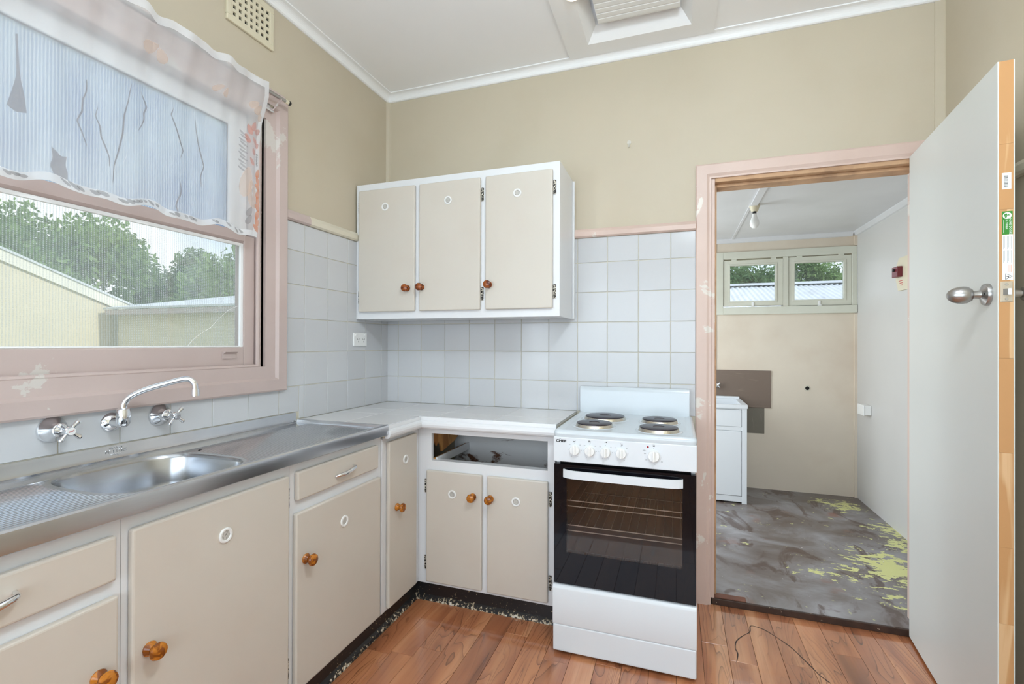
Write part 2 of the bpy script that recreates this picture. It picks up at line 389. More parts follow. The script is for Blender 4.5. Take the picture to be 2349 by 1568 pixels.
M['leaf_b'] = mat_leaf('tree_leaf_b', srgb(86, 116, 82), srgb(134, 160, 114))

# ------------------------------------------------------------------ mesh helpers
WP = {}
def link(name, me, mat, parent=None, origin=None, smooth=False, local=False):
    """link a mesh given in world coordinates; its origin goes to the middle of its box."""
    if origin is None:
        lo = Vector((1e9,) * 3); hi = Vector((-1e9,) * 3)
        for v in me.vertices:
            for k in range(3): lo[k] = min(lo[k], v.co[k]); hi[k] = max(hi[k], v.co[k])
        origin = (lo + hi) / 2
    origin = Vector(origin)
    me.transform(Matrix.Translation(-origin))
    if smooth:
        for p in me.polygons: p.use_smooth = True
    o = bpy.data.objects.new(name, me); COL.objects.link(o)
    if mat is not None:
        for mm in (mat if isinstance(mat, list) else [mat]): me.materials.append(mm)
    if parent is not None:
        o.parent = parent
        o.location = origin - (Vector((0, 0, 0)) if (local and parent.name not in WP) else WP[parent.name])
    else:
        o.location = origin
    WP[o.name] = origin
    return o
def to_mesh(bm, name):
    bmesh.ops.recalc_face_normals(bm, faces=bm.faces)
    me = bpy.data.meshes.new(name); bm.to_mesh(me); bm.free(); return me
def add_box(bm, a, b, bevel=0.0, segs=2):
    a = Vector(a); b = Vector(b)
    lo = Vector([min(a[k], b[k]) for k in range(3)]); hi = Vector([max(a[k], b[k]) for k in range(3)])
    r = bmesh.ops.create_cube(bm, size=1.0)
    vs = r['verts']
    for v in vs: v.co = Vector([lo[k] + (v.co[k] + 0.5) * (hi[k] - lo[k]) for k in range(3)])
    if bevel:
        es = set()
        for v in vs: es.update(v.link_edges)
        bmesh.ops.bevel(bm, geom=list(es), offset=bevel, segments=segs, profile=0.5, affect='EDGES')
def box(name, a, b, mat, parent=None, bevel=0.0, segs=2, local=False):
    bm = bmesh.new(); add_box(bm, a, b, bevel, segs)
    return link(name, to_mesh(bm, name), mat, parent, local=local)
def boxes(name, lst, mat, parent=None, bevel=0.0, local=False, segs=2):
    bm = bmesh.new()
    for a, b in lst: add_box(bm, a, b, bevel, segs)
    return link(name, to_mesh(bm, name), mat, parent, local=local)
def frame_of(axis):
    z = Vector(axis).normalized()
    x = z.orthogonal().normalized(); y = z.cross(x)
    return Matrix((x, y, z)).transposed()
def add_lathe(bm, prof, origin, axis, n=24, close=True):
    """prof: (radius, height along axis)"""
    R = frame_of(axis); origin = Vector(origin); rings = []
    for r, h in prof:
        if r < 1e-6: rings.append([bm.verts.new(origin + R @ Vector((0, 0, h)))])
        else: rings.append([bm.verts.new(origin + R @ Vector((r * math.cos(2 * PI * k / n), r * math.sin(2 * PI * k / n), h))) for k in range(n)])
    for p, q in zip(rings, rings[1:]):
        for k in range(n):
            a, b = k, (k + 1) % n
            f = [p[a % len(p)], p[b % len(p)], q[b % len(q)], q[a % len(q)]]
            u = []
            for v in f:
                if v not in u: u.append(v)
            if len(u) >= 3:
                try: bm.faces.new(u)
                except ValueError: pass
def lathe(name, prof, origin, axis, mat, parent=None, n=24, local=False, smooth=True):
    bm = bmesh.new(); add_lathe(bm, prof, origin, axis, n)
    o = link(name, to_mesh(bm, name), mat, parent, local=local, smooth=smooth)
    if smooth: sharp(o.data)
    return o
def sharp(me, deg=38):
    try: me.set_sharp_from_angle(angle=math.radians(deg))
    except Exception: pass
def add_tube(bm, pts, r, n=10, cap=True):
    pts = [Vector(p) for p in pts]; rings = []
    rs = r if isinstance(r, (list, tuple)) else [r] * len(pts)
    up = None
    for i, p in enumerate(pts):
        d = (pts[min(i + 1, len(pts) - 1)] - pts[max(i - 1, 0)]).normalized()
        if up is None: up = d.orthogonal().normalized()
        x = (up - d * up.dot(d))
        x = x.normalized() if x.length > 1e-6 else d.orthogonal().normalized()
        up = x; y = d.cross(x)
        rings.append([bm.verts.new(p + rs[i] * (x * math.cos(2 * PI * k / n) + y * math.sin(2 * PI * k / n))) for k in range(n)])
    for a, b in zip(rings, rings[1:]):
        for k in range(n): bm.faces.new([a[k], a[(k + 1) % n], b[(k + 1) % n], b[k]])
    if cap: bm.faces.new(rings[0][::-1]); bm.faces.new(rings[-1])
def tube(name, pts, r, mat, parent=None, n=10, local=False):
    bm = bmesh.new(); add_tube(bm, pts, r, n)
    o = link(name, to_mesh(bm, name), mat, parent, local=local, smooth=True); sharp(o.data); return o
def add_prism(bm, prof, plane, a, b):
    """prof: 2-D outline in the two axes other than `plane`'s axis; extruded from a to b"""
    def P(u, v, t):
        return Vector((t, u, v)) if plane == 'x' else Vector((u, t, v)) if plane == 'y' else Vector((u, v, t))
    A = [bm.verts.new(P(u, v, a)) for u, v in prof]; B = [bm.verts.new(P(u, v, b)) for u, v in prof]
    n = len(prof)
    for k in range(n): bm.faces.new([A[k], A[(k + 1) % n], B[(k + 1) % n], B[k]])
    bm.faces.new(A[::-1]); bm.faces.new(B)
def prism(name, prof, plane, a, b, mat, parent=None, local=False, smooth=False):
    bm = bmesh.new(); add_prism(bm, prof, plane, a, b)
    o = link(name, to_mesh(bm, name), mat, parent, local=local, smooth=smooth)
    if smooth: sharp(o.data)
    return o
def smooth_path(pts, n=8):
    pts = [Vector(p) for p in pts]; out = []
    for i in range(len(pts) - 1):
        p0, p1, p2, p3 = pts[max(i - 1, 0)], pts[i], pts[i + 1], pts[min(i + 2, len(pts) - 1)]
        for k in range(n):
            t = k / n
            out.append(0.5 * ((2 * p1) + (-p0 + p2) * t + (2 * p0 - 5 * p1 + 4 * p2 - p3) * t * t + (-p0 + 3 * p1 - 3 * p2 + p3) * t ** 3))
    out.append(pts[-1]); return out
def tag(o, label=None, cat=None, group=None, kind=None):
    if label: o['label'] = label
    if cat: o['category'] = cat
    if group: o['group'] = group
    if kind: o['kind'] = kind
    return o
def thing(name, label, cat, loc, group=None, kind=None):
    o = bpy.data.objects.new(name, None); COL.objects.link(o); o.empty_display_size = 0.05
    o.location = loc; WP[o.name] = Vector(loc)
    return tag(o, label, cat, group, kind)
def text(name, s, size, mtx, mat, parent, extrude=0.0002, align='CENTER', spacing=1.0, local=False, bold=0.0):
    cu = bpy.data.curves.new(name + '_curve', 'FONT'); cu.body = s; cu.size = size; cu.extrude = extrude
    cu.align_x = align; cu.align_y = 'CENTER'; cu.space_character = spacing; cu.offset = bold; cu.resolution_u = 3
    t = bpy.data.objects.new(name + '_tmp', cu); COL.objects.link(t)
    dg = bpy.context.evaluated_depsgraph_get()
    me = bpy.data.meshes.new_from_object(t.evaluated_get(dg))
    bpy.data.objects.remove(t); bpy.data.curves.remove(cu)
    me.transform(mtx); me.materials.clear()
    return link(name, me, mat, parent, local=local)
def basis(origin, xdir, ydir):
    x = Vector(xdir).normalized(); y = Vector(ydir).normalized(); z = x.cross(y)
    m = Matrix((x, y, z)).transposed().to_4x4(); m.translation = Vector(origin); return m
def structure(o, label=None):
    o['kind'] = 'structure'
    if label: o['label'] = label
    return o

# ------------------------------------------------------------------ room shell
CEIL = 2.69; REAR = -3.9; RX = 2.672
floor = structure(box('floor', (-0.1, REAR, -0.06), (RX + 0.1, 0.0, -0.005), M['dark']), 'kitchen floor of brown timber look planks')
PW = 0.098; X0 = 0.55
joints = {0: [-0.797], 13: [-0.411], 17: [-0.23]}
random.seed(21)
for k in range(-2, 22):
    xa = max(X0 + PW * k, 0.40); xb = min(X0 + PW * (k + 1), RX)
    if xb - xa < 0.01: continue
    ys = [0.0]
    if k in joints: ys += joints[k]
    else: ys.append(-random.uniform(0.25, 0.95))
    while ys[-1] > REAR: ys.append(max(REAR, ys[-1] - random.choice((0.6, 0.75, 0.9, 0.9))))
    for a, b in zip(ys, ys[1:]):
        box('plank', (xa + 0.0005, b + 0.0005, -0.006), (xb - 0.0005, a - 0.0005, 0.0), M['plank'], floor, bevel=0.0007, segs=1)
# the torn line in the vinyl near the doorway
g7 = [(1.848, -0.415), (1.858, -0.36), (1.853, -0.325), (1.862, -0.275), (1.892, -0.225), (1.924, -0.185), (1.934, -0.135), (1.972, -0.14), (2.004, -0.165), (2.046, -0.215), (2.070, -0.25), (2.094, -0.305), (2.118, -0.362), (2.131, -0.395), (2.156, -0.43)]
bm = bmesh.new()
pp = smooth_path([(x, y, 0.0) for x, y in g7], 4)
prev = None
for i, p in enumerate(pp):
    d = (pp[min(i + 1, len(pp) - 1)] - pp[max(i - 1, 0)]).normalized(); nn = Vector((-d.y, d.x, 0))
    wd = 0.0012 + 0.0012 * abs(math.sin(i * 0.37))
    a = bm.verts.new(p + nn * wd + Vector((0, 0, 0.0006))); b = bm.verts.new(p - nn * wd + Vector((0, 0, 0.0003)))
    c = bm.verts.new(p - Vector((0, 0, 0.0)))
    if prev:
        bm.faces.new([prev[0], a, b, prev[1]])
    prev = (a, b)
link('vinyl_tear', to_mesh(bm, 'vinyl_tear'), M['threshold'], floor)

WX0, WX1, WZ0, WZ1 = -2.46, -0.915, 1.118, 2.215          # opening of the sink window (y, y, z, z)
wall_left = structure(boxes('wall_left', [((-0.12, REAR, -0.06), (0, -3.66, CEIL)), ((-0.12, -2.84, -0.06), (0, WX0, CEIL)), ((-0.12, -3.66, -0.06), (0, -2.84, 0.88)), ((-0.12, -3.66, 2.12), (0, -2.84, CEIL)), ((-0.12, WX1, -0.06), (0, 0.12, CEIL)),  # opening behind the camera is added to let the side fill light in
    ((-0.12, WX0, -0.06), (0, WX1, WZ0)), ((-0.12, WX0, WZ1), (0, WX1, CEIL))], M['wall']), 'cream painted wall with the sink window')
DX0, DX1, DZ = 1.782, 2.596, 2.012
wall_back = structure(boxes('wall_back', [((-0.12, 0, -0.06), (DX0, 0.1, CEIL)), ((DX1, 0, -0.06), (RX + 0.12, 0.1, CEIL)), ((DX0, 0, DZ), (DX1, 0.1, CEIL))], M['wall']), 'cream painted wall with the laundry doorway')
wall_right = structure(box('wall_right', (RX, REAR, -0.06), (RX + 0.12, 0.0, CEIL), M['wall']), 'cream painted wall behind the open door')
wall_rear = structure(boxes('wall_rear', [((-0.12, REAR - 0.1, -0.06), (0.25, REAR, CEIL)), ((2.45, REAR - 0.1, -0.06), (RX + 0.12, REAR, CEIL)),
    ((0.25, REAR - 0.1, -0.06), (2.45, REAR, 0.75)), ((0.25, REAR - 0.1, 2.35), (2.45, REAR, CEIL))], M['wall']), 'cream painted wall with the wide rear window')
HX0, HX1, HY0, HY1 = 1.215, 1.688, -0.445, -0.13          # hole for the ceiling grille
ceiling = structure(boxes('ceiling', [((-0.12, REAR - 0.1, CEIL), (HX0, 0.1, CEIL + 0.06)), ((HX1, REAR - 0.1, CEIL), (RX + 0.12, 0.1, CEIL + 0.06)),
    ((HX0, REAR - 0.1, CEIL), (HX1, HY0, CEIL + 0.06)), ((HX0, HY1, CEIL), (HX1, 0.1, CEIL + 0.06)), ((HX0 - 0.05, HY0 - 0.05, CEIL + 0.14), (HX1 + 0.05, HY1 + 0.05, CEIL + 0.16))], M['ceiling']), 'flat white painted ceiling')
# cornices
def cornice_prof(s):     # s: +1 away from the wall along the first axis
    pts = [(0, CEIL), (s * 0.046, CEIL), (s * 0.046, CEIL - 0.005), (s * 0.038, CEIL - 0.006)]
    for k in range(1, 6):
        a = k / 6 * PI / 2
        pts.append((s * (0.038 - 0.026 * math.sin(a)), CEIL - 0.006 - 0.028 * (1 - math.cos(a))))
    pts += [(s * 0.012, CEIL - 0.036), (s * 0.007, CEIL - 0.040), (0, CEIL - 0.040)]
    return pts
structure(prism('trim_1', cornice_prof(1), 'y', REAR, 0.0, M['cornice']), 'white cornice along the window wall')
structure(prism('trim_2', cornice_prof(-1), 'x', 0.0, RX - 0.012, M['cornice']), 'white cornice above the doorway wall')
# corner cover strips
structure(prism('trim_3', [(0, 0), (0.022, 0), (0.016, -0.012), (0.007, -0.019), (0, -0.022)], 'z', 1.78, CEIL - 0.04, M['wall']), 'narrow cream corner strip between window wall and doorway wall')
structure(prism('trim_4', [(RX, 0), (RX - 0.034, 0), (RX - 0.034, -0.006), (RX - 0.006, -0.008), (RX, -0.008)], 'z', 0.0, CEIL, M['wall']), 'flat cream corner strip beside the open door')
# picture/dado rails above the tiles
def rail_prof(s): return [(0, 1.768), (s * 0.016, 1.768), (s * 0.024, 1.775), (s * 0.024, 1.796), (s * 0.014, 1.812), (0, 1.812)]
structure(prism('trim_5', rail_prof(1), 'y', -0.80, -0.655, M['pink']), 'pink rail above the tiles next to the window')
structure(prism('trim_6', rail_prof(1), 'y', -0.655, 0.0, M['rail_cream']), 'cream rail above the tiles by the wall cupboard')
structure(prism('trim_7', rail_prof(-1), 'x', 1.10, 1.712, M['pink_frame']), 'pink rail above the tiles by the stove')
structure(prism('trim_8', [(RX + (u * -1), v) for u, v in rail_prof(1)], 'y', REAR, -0.01, M['rail_cream']), 'cream rail on the wall behind the open door')

# ------------------------------------------------------------------ tiles
TP = 0.152; G = 0.0016
def tile_left(ya, yb, za, zb):
    box('tile', (0.0, ya + G, za + G), (0.0075, yb - G, zb - G), M['tile'], wall_left, bevel=0.0012, segs=1)
def tile_back(xa, xb, za, zb):
    box('tile', (xa + G, -0.0075, za + G), (xb - G, 0.0, zb - G), M['tile'], wall_back, bevel=0.0012, segs=1)
box('grout', (0, -0.83, 0.80), (0.0048, 0, 1.77), M['grout'], wall_left)
box('grout', (0, -2.4, 0.80), (0.0048, -0.83, 1.05), M['grout'], wall_left)
box('grout', (0, -0.0048, 0.80), (1.715, 0, 1.77), M['grout'], wall_back)
zrow = [1.768] + [1.64 - TP * j for j in range(6)]
ycol = [0.0] + [-(0.0697 + TP * k) for k in range(5)]
xcol = [0.0] + [0.0793 + TP * i for i in range(11)] + [1.713]
for zt, zb in zip(zrow, zrow[1:]):
    for yb, ya in zip(ycol, ycol[1:]):
        if yb > -0.2 and zb > 1.36: continue
        tile_left(ya, yb, zb, zt)
    if zb > 1.0: tile_left(-0.815, ycol[-1], zb, zt)
    for xa, xb in zip(xcol, xcol[1:]):
        if xb < 1.12 and zb > 1.36: continue
        tile_back(xa, xb, zb, zt)
tile_left(-0.709, ycol[-1], 0.882, 1.032)
yl = [-0.709, -0.825, -0.981, -1.137, -1.291, -1.446, -1.602, -1.757, -1.912, -2.067, -2.222]
for b, a in zip(yl, yl[1:]):
    tile_left(a, b, 0.915, 1.032)

# ------------------------------------------------------------------ sink window
win = thing('window_1', 'double hung window with dusty pink painted timber frame above the sink', None, (0, -1.69, 1.02), kind='structure')
# flat casing with a bevelled inner slope, mitred at the corners
casp = [(0.0, -0.03), (0.0, 0.014), (0.047, 0.018), (0.056, 0.030), (0.099, 0.030), (0.105, 0.026), (0.105, 0.0), (0.03, 0.0), (0.03, -0.03)]   # distance out from the opening, x
def mitre4(name, A, B, mat, parent):
    bm = bmesh.new(); va = [bm.verts.new(p) for p in A]; vb = [bm.verts.new(p) for p in B]; n = len(A)
    for k in range(n): bm.faces.new([va[k], va[(k + 1) % n], vb[(k + 1) % n], vb[k]])
    bm.faces.new(va[::-1]); bm.faces.new(vb)
    return link(name, to_mesh(bm, name), mat, parent)
CY0, CY1, CZ0, CZ1 = -2.475, -0.905, 1.127, 2.157
mitre4('casing', [(x, CY1 + u, CZ0 - u) for u, x in casp], [(x, CY1 + u, CZ1 + u) for u, x in casp], M['pink'], win)
mitre4('casing', [(x, CY0 - u, CZ0 - u) for u, x in casp], [(x, CY0 - u, CZ1 + u) for u, x in casp], M['pink'], win)
mitre4('casing', [(x, CY0 - u, CZ0 - u) for u, x in casp], [(x, CY1 + u, CZ0 - u) for u, x in casp], M['pink'], win)
mitre4('casing', [(x, CY0 - u, CZ1 + u) for u, x in casp], [(x, CY1 + u, CZ1 + u) for u, x in casp], M['pink'], win)
box('casing_cap', (0, -2.62, 2.262), (0.045, -0.835, 2.274), M['pink'], win, 0.002)
# jamb linings and stop bead
boxes('jamb', [((-0.12, -0.935, 1.125), (-0.0, -0.905, 2.20)), ((-0.12, -2.475, 1.125), (0, -2.445, 2.20)), ((-0.12, -2.45, 1.10), (0, -0.92, 1.127)), ((-0.12, -2.45, 2.19), (0, -0.92, 2.22))], M['pink'], win)
tube('stop_bead', [(0.004, -0.935, 1.135), (0.004, -0.935, 2.19)], 0.0085, M['pink'], win, 8)
tube('stop_bead', [(0.004, -2.44, 1.130), (0.004, -0.93, 1.130)], 0.0085, M['pink'], win, 8)
# lower sash (inner)
SX0, SX1 = -0.048, -0.010
box('lower_sash_stile', (SX0, -0.988, 1.132), (SX1, -0.938, 1.655), M['pink'], win, 0.003)
box('lower_sash_stile', (SX0, -2.442, 1.132), (SX1, -2.392, 1.655), M['pink'], win, 0.003)
box('lower_sash_bottom_rail', (SX0, -2.392, 1.132), (SX1 - 0.001, -0.988, 1.208), M['pink'], win, 0.003)
mr = prism('meeting_rail', [(SX0, 1.622), (SX1 - 0.012, 1.622), (SX1, 1.632), (SX1, 1.668), (SX0, 1.668)], 'y', -2.392, -0.988, M['pink'], win)
boxes('glazing_putty', [((SX1 - 0.014, -1.002, 1.208), (SX1 - 0.004, -0.988, 1.622)), ((SX1 - 0.014, -2.392, 1.2085), (SX1 - 0.004, -1.002, 1.214)), ((SX1 - 0.014, -2.392, 1.610), (SX1 - 0.004, -1.002, 1.622))], M['cornice'], win, 0.002)
box('lower_pane', (-0.030, -2.394, 1.206), (-0.027, -0.986, 1.624), M['glass'], win)
# crack in the pane
ck = [(-1.21, 1.211), (-1.19, 1.235), (-1.155, 1.262), (-1.12, 1.281), (-1.085, 1.318), (-1.045, 1.352), (-1.003, 1.372)]
tube('pane_crack', [(-0.0262, y, z) for y, z in ck], 0.0007, M['paper'], win, 5)
# upper sash (outer), pink frame whitened as if lit; film on its glass
UX0, UX1 = -0.092, -0.054
box('upper_sash_stile', (UX0, -1.020, 1.625), (UX1, -0.938, 2.19), M['cornice'], win, 0.003)
box('upper_sash_stile', (UX0, -2.442, 1.625), (UX1, -2.345, 2.19), M['cornice'], win, 0.003)
box('upper_sash_top_rail', (UX0, -2.345, 2.096), (UX1, -1.020, 2.19), M['cornice'], win, 0.003)
box('upper_sash_bottom_rail', (UX0, -2.345, 1.628), (UX1, -1.020, 1.668), M['cornice'], win, 0.003)
box('upper_pane', (-0.072, -2.347, 1.666), (-0.070, -1.018, 2.098), M['glass'], win)
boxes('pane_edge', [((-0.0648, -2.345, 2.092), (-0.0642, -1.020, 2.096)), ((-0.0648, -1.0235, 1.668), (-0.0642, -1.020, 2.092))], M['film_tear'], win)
box('window_film', (-0.066, -2.345, 1.668), (-0.0655, -1.020, 2.096), M['film'], win)
# tears and wrinkles in the film
bm = bmesh.new()
def blob(bm, pts, x):
    vs = [bm.verts.new((x, y, z)) for y, z in pts]; bm.faces.new(vs)
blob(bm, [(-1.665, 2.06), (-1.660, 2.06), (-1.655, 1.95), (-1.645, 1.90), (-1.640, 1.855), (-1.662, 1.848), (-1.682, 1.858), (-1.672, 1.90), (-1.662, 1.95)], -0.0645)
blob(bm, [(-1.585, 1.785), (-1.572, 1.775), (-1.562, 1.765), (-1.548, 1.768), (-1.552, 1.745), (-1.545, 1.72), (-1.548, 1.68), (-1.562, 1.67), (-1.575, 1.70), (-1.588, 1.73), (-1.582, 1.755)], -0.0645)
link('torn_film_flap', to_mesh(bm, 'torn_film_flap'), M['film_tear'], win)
random.seed(4)
bm = bmesh.new()
for y0, z0, L in [(-1.375, 2.07, 0.34), (-1.345, 2.06, 0.13), (-1.235, 2.06, 0.17), (-1.155, 2.05, 0.24), (-1.50, 2.02, 0.20), (-1.47, 1.95, 0.17), (-1.21, 1.80, 0.13), (-1.57, 1.67, -0.0)]:
    if L <= 0: continue
    pts = []; y = y0
    for k in range(7):
        pts.append((-0.0640, y, z0 - L * k / 6)); y += random.uniform(-0.016, 0.016)
    add_tube(bm, pts, [0.0009 + 0.0014 * math.sin(PI * k / 6) for k in range(7)], 5)
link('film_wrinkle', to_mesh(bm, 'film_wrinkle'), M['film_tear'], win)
box('insect_screen', (-0.117, -2.44, 1.128), (-0.1165, -0.936, 1.655), M['fly'], win)
# sash lift
lf = prism('sash_lift', [(SX1, 1.165), (SX1 + 0.006, 1.165), (SX1 + 0.006, 1.182), (SX1 + 0.020, 1.190), (SX1 + 0.020, 1.194), (SX1, 1.190)], 'y', -1.085, -1.03, M['pink'], win)

# ------------------------------------------------------------------ curtain and rod
rod = thing('curtain_rod', 'thin grey metal curtain rod with black end cap above the sink window', 'curtain rod', (0.075, -1.65, 2.238))
tube('rod', [(0.075, -2.50, 2.238), (0.075, -0.862, 2.238)], 0.0062, M['nickel'], rod, 10)
lathe('end_cap', [(0.0, 0.0), (0.009, 0.0), (0.009, 0.014), (0.0, 0.014)], (0.075, -0.866, 2.238), (0, 1, 0), M['cream_plastic'], rod, 14)
lathe('end_knob', [(0.0, 0.0), (0.0095, 0.0), (0.0095, 0.010), (0.006, 0.014), (0.0, 0.015)], (0.075, -0.852, 2.238), (0, 1, 0), M['black'], rod, 14)
prism('bracket_arm', [(0.030, 2.195), (0.034, 2.192), (0.080, 2.226), (0.080, 2.234), (0.070, 2.232)], 'y', -0.892, -0.889, M['pink'], rod)
boxes('bracket_plate', [((0.012, -0.930, 2.186), (0.030, -0.926, 2.214)), ((0.030, -0.930, 2.186), (0.033, -0.885, 2.214)), ((0.0145, -0.918, 2.190), (0.031, -0.896, 2.193))], M['chrome'], rod, 0.0008)

cur = thing('sheer_curtain', 'sheer white curtain with printed leaf border hanging on the rod over the window', 'curtain', (0.07, -1.7, 1.64))
random.seed(11)
NY, NZ = 120, 18
def cur_pt(u, v):
    """u 0..1 from far end of rod to the free edge, v 0..1 bottom to top"""
    yR = -0.975 - 0.032 * (1 - v) + 0.004 * math.sin(v * 9)
    y = -2.42 + u * (yR + 2.42)
    zb = 1.640 + 0.007 * math.sin(u * 37) + 0.005 * math.sin(u * 71 + 1)
    zt = 2.256 + 0.010 * (1 - u) * (1 + math.sin(u * 60)) + 0.004 * math.sin(u * 95)
    z = zb + v * (zt - zb)
    amp = 0.0035 + 0.004 * v
    x = 0.066 + amp * math.sin(u * 58 + 1.5 * math.sin(v * 3)) + 0.003 * math.sin(u * 131) + 0.026 * min(1.0, max(0.0, (v - 0.72) / 0.18))
    x += 0.008 * (1 - v) * math.sin(u * 21)
    return Vector((x, y, z))
bm = bmesh.new(); grid = [[bm.verts.new(cur_pt(i / NY, j / NZ)) for j in range(NZ + 1)] for i in range(NY + 1)]
for i in range(NY):
    for j in range(NZ): bm.faces.new([grid[i][j], grid[i + 1][j], grid[i + 1][j + 1], grid[i][j + 1]])
link('cloth', to_mesh(bm, 'cloth'), M['curtain'], cur, smooth=True)
bm = bmesh.new()
def hem_strip(fu0, fu1, fv0, fv1, n, along_u=True, off=0.0015):
    prev = None
    for k in range(n + 1):
        t = k / n
        if along_u: a, b = cur_pt(fu0 + t * (fu1 - fu0), fv0), cur_pt(fu0 + t * (fu1 - fu0), fv1)
        else: a, b = cur_pt(fu0, fv0 + t * (fv1 - fv0)), cur_pt(fu1, fv0 + t * (fv1 - fv0))
        a.x += off; b.x += off
        va, vb = bm.verts.new(a), bm.verts.new(b)
        if prev: bm.faces.new([prev[0], va, vb, prev[1]])
        prev = (va, vb)
hem_strip(0, 1, 0.0, 0.035, 120)
hem_strip(0, 1, 0.955, 1.0, 120)
hem_strip(0.985, 1.0, 0, 1, 30, along_u=False)
link('hem', to_mesh(bm, 'hem'), M['hem'], cur, smooth=True)
def leaf_on(bm, u, v, ang, ln, wd, off):
    c, s = math.cos(ang), math.sin(ang); pts = []
    for k in range(12):
        a = 2 * PI * k / 12; px = ln * math.cos(a); py = wd * math.sin(a) * (1 - 0.35 * math.cos(a))
        du = (c * px - s * py) / 1.43; dv = (s * px + c * py) / 0.615
        p = cur_pt(min(1, max(0, u + du)), min(1, max(0, v + dv))); p.x += off; pts.append(bm.verts.new(p))
    bm.faces.new(pts)
random.seed(5)
def leaf_part(name, mat, specs, off):
    bm = bmesh.new()
    for sp in specs: leaf_on(bm, *sp, off)
    link(name, to_mesh(bm, name), mat, cur)['kind'] = 'stuff'
leaf_part('grey_leaf_print', M['leaf_grey'], [(0.06 + 0.012 * k + 0.003 * random.random(), 0.018 + 0.006 * random.random(), 2.5 + 0.5 * random.random(), 0.007 + 0.009 * random.random(), 0.003 + 0.003 * random.random()) for k in range(78) if k % 9 not in (3, 4) and random.random() < 0.7]
    + [(0.947 + 0.004 * (k % 2), 0.62 - 0.022 * k, -0.5 + 0.1 * (k % 3), 0.016, 0.0038) for k in range(11)] + [(0.968, 0.10 + 0.05 * k, 1.2, 0.02, 0.010) for k in range(2)]
    + [(0.991, 0.52 - 0.016 * k, 0.6 * k, 0.007, 0.005) for k in range(5)], 0.0026)
leaf_part('red_leaf_print', M['leaf_red'], [(0.962, 0.66, 1.9, 0.020, 0.009), (0.972, 0.69, 1.4, 0.021, 0.009), (0.986, 0.665, 0.7, 0.017, 0.011), (0.978, 0.60, 2.2, 0.016, 0.008), (0.989, 0.575, 1.0, 0.013, 0.008), (0.977, 0.53, 2.0, 0.014, 0.008), (0.958, 0.60, 2.0, 0.018, 0.008), (0.972, 0.465, 2.1, 0.016, 0.007)], 0.0030)
leaf_part('orange_leaf_print', M['leaf_orange'], [(0.9935, 0.40 - 0.043 * k, 1.2 + 0.7 * (k % 3), 0.020, 0.0105) for k in range(9)], 0.0034)
leaf_part('peach_leaf_print', M['leaf_peach'], [(0.975, 0.80, 1.2, 0.022, 0.012), (0.985, 0.76, 2.0, 0.017, 0.011), (0.958, 0.33, 1.4, 0.06, 0.022), (0.975, 0.26, 1.7, 0.055, 0.02), (0.963, 0.82, 0.8, 0.02, 0.012),
    (0.70, 0.82, 0.7, 0.03, 0.016), (0.725, 0.80, 2.0, 0.025, 0.014), (0.47, 0.86, 0.4, 0.035, 0.018), (0.50, 0.83, 1.6, 0.03, 0.014), (0.30, 0.84, 1.0, 0.03, 0.02), (0.86, 0.80, 0.5, 0.02, 0.01), (0.88, 0.785, 1.5, 0.018, 0.009)], 0.0022)

# ------------------------------------------------------------------ wall vent, hook, power point
vent = thing('wall_vent', 'cream slotted air vent high on the window wall near the ceiling', 'vent', (0, -0.977, 2.46))
VA, VB, VC, VD = -1.088, -0.866, 2.458, 2.636
box('backing', (0.001, VA + 0.01, VC + 0.01), (0.003, VB - 0.01, VD - 0.01), M['dark'], vent)
boxes('frame', [((0, VA, VC), (0.012, VB, VC + 0.022)), ((0, VA, VD - 0.022), (0.012, VB, VD)), ((0, VA, VC + 0.022), (0.012, VA + 0.020, VD - 0.022)), ((0, VB - 0.018, VC + 0.022), (0.012, VB, VD - 0.022))], M['cream_plastic'], vent, 0.003)
bars = []
for k in range(8):
    y = VA + 0.020 + (VB - VA - 0.038) * k / 7; bars.append(((0.003, y - 0.0065, VC + 0.02), (0.010, y + 0.0065, VD - 0.02)))
for k in range(6):
    z = VC + 0.022 + (VD - VC - 0.044) * k / 5; bars.append(((0.003, VA + 0.02, z - 0.0065), (0.0102, VB - 0.018, z + 0.0065)))
boxes('grid', bars, M['cream_plastic'], vent)
hook = thing('wall_hook', 'small clear plastic hook on the cream wall between cupboard and doorway', 'hook', (1.4, 0, 2.205))
lathe('disc', [(0, 0), (0.010, 0), (0.010, 0.003), (0, 0.004)], (1.4, 0, 2.232), (0, -1, 0), M['hookm'], hook, 16)
tube('prong', smooth_path([(1.4, -0.003, 2.228), (1.4, -0.006, 2.21), (1.4, -0.014, 2.206), (1.4, -0.017, 2.214)], 4), 0.003, M['hookm'], hook, 8)
sk = thing('power_point', 'white double power point on the tiles below the wall cupboard', 'power outlet', (0.0075, -0.275, 1.21))
box('plate', (0.0072, -0.333, 1.209), (0.0165, -0.221, 1.281), M['white_plastic'], sk, 0.003)
for yy in (-0.315, -0.238):
    lathe('switch', [(0, 0), (0.008, 0), (0.0075, 0.004), (0, 0.005)], (0.0165, yy, 1.268), (1, 0, 0), M['white_plastic'], sk, 14)
for yy in (-0.296, -0.250):
    for dy, dz, an in ((-0.006, 0.003, 0.5), (0.006, 0.003, -0.5), (0.0, -0.010, 0)):
        bm = bmesh.new(); add_box(bm, (-0.0004, -0.0012, -0.004), (0.0004, 0.0012, 0.004)); bm.transform(Matrix.Translation((0.0166, yy + dy, 1.243 + dz)) @ Matrix.Rotation(an, 4, 'X'))
        link('pin_slot', to_mesh(bm, 'pin_slot'), M['ink'], sk)

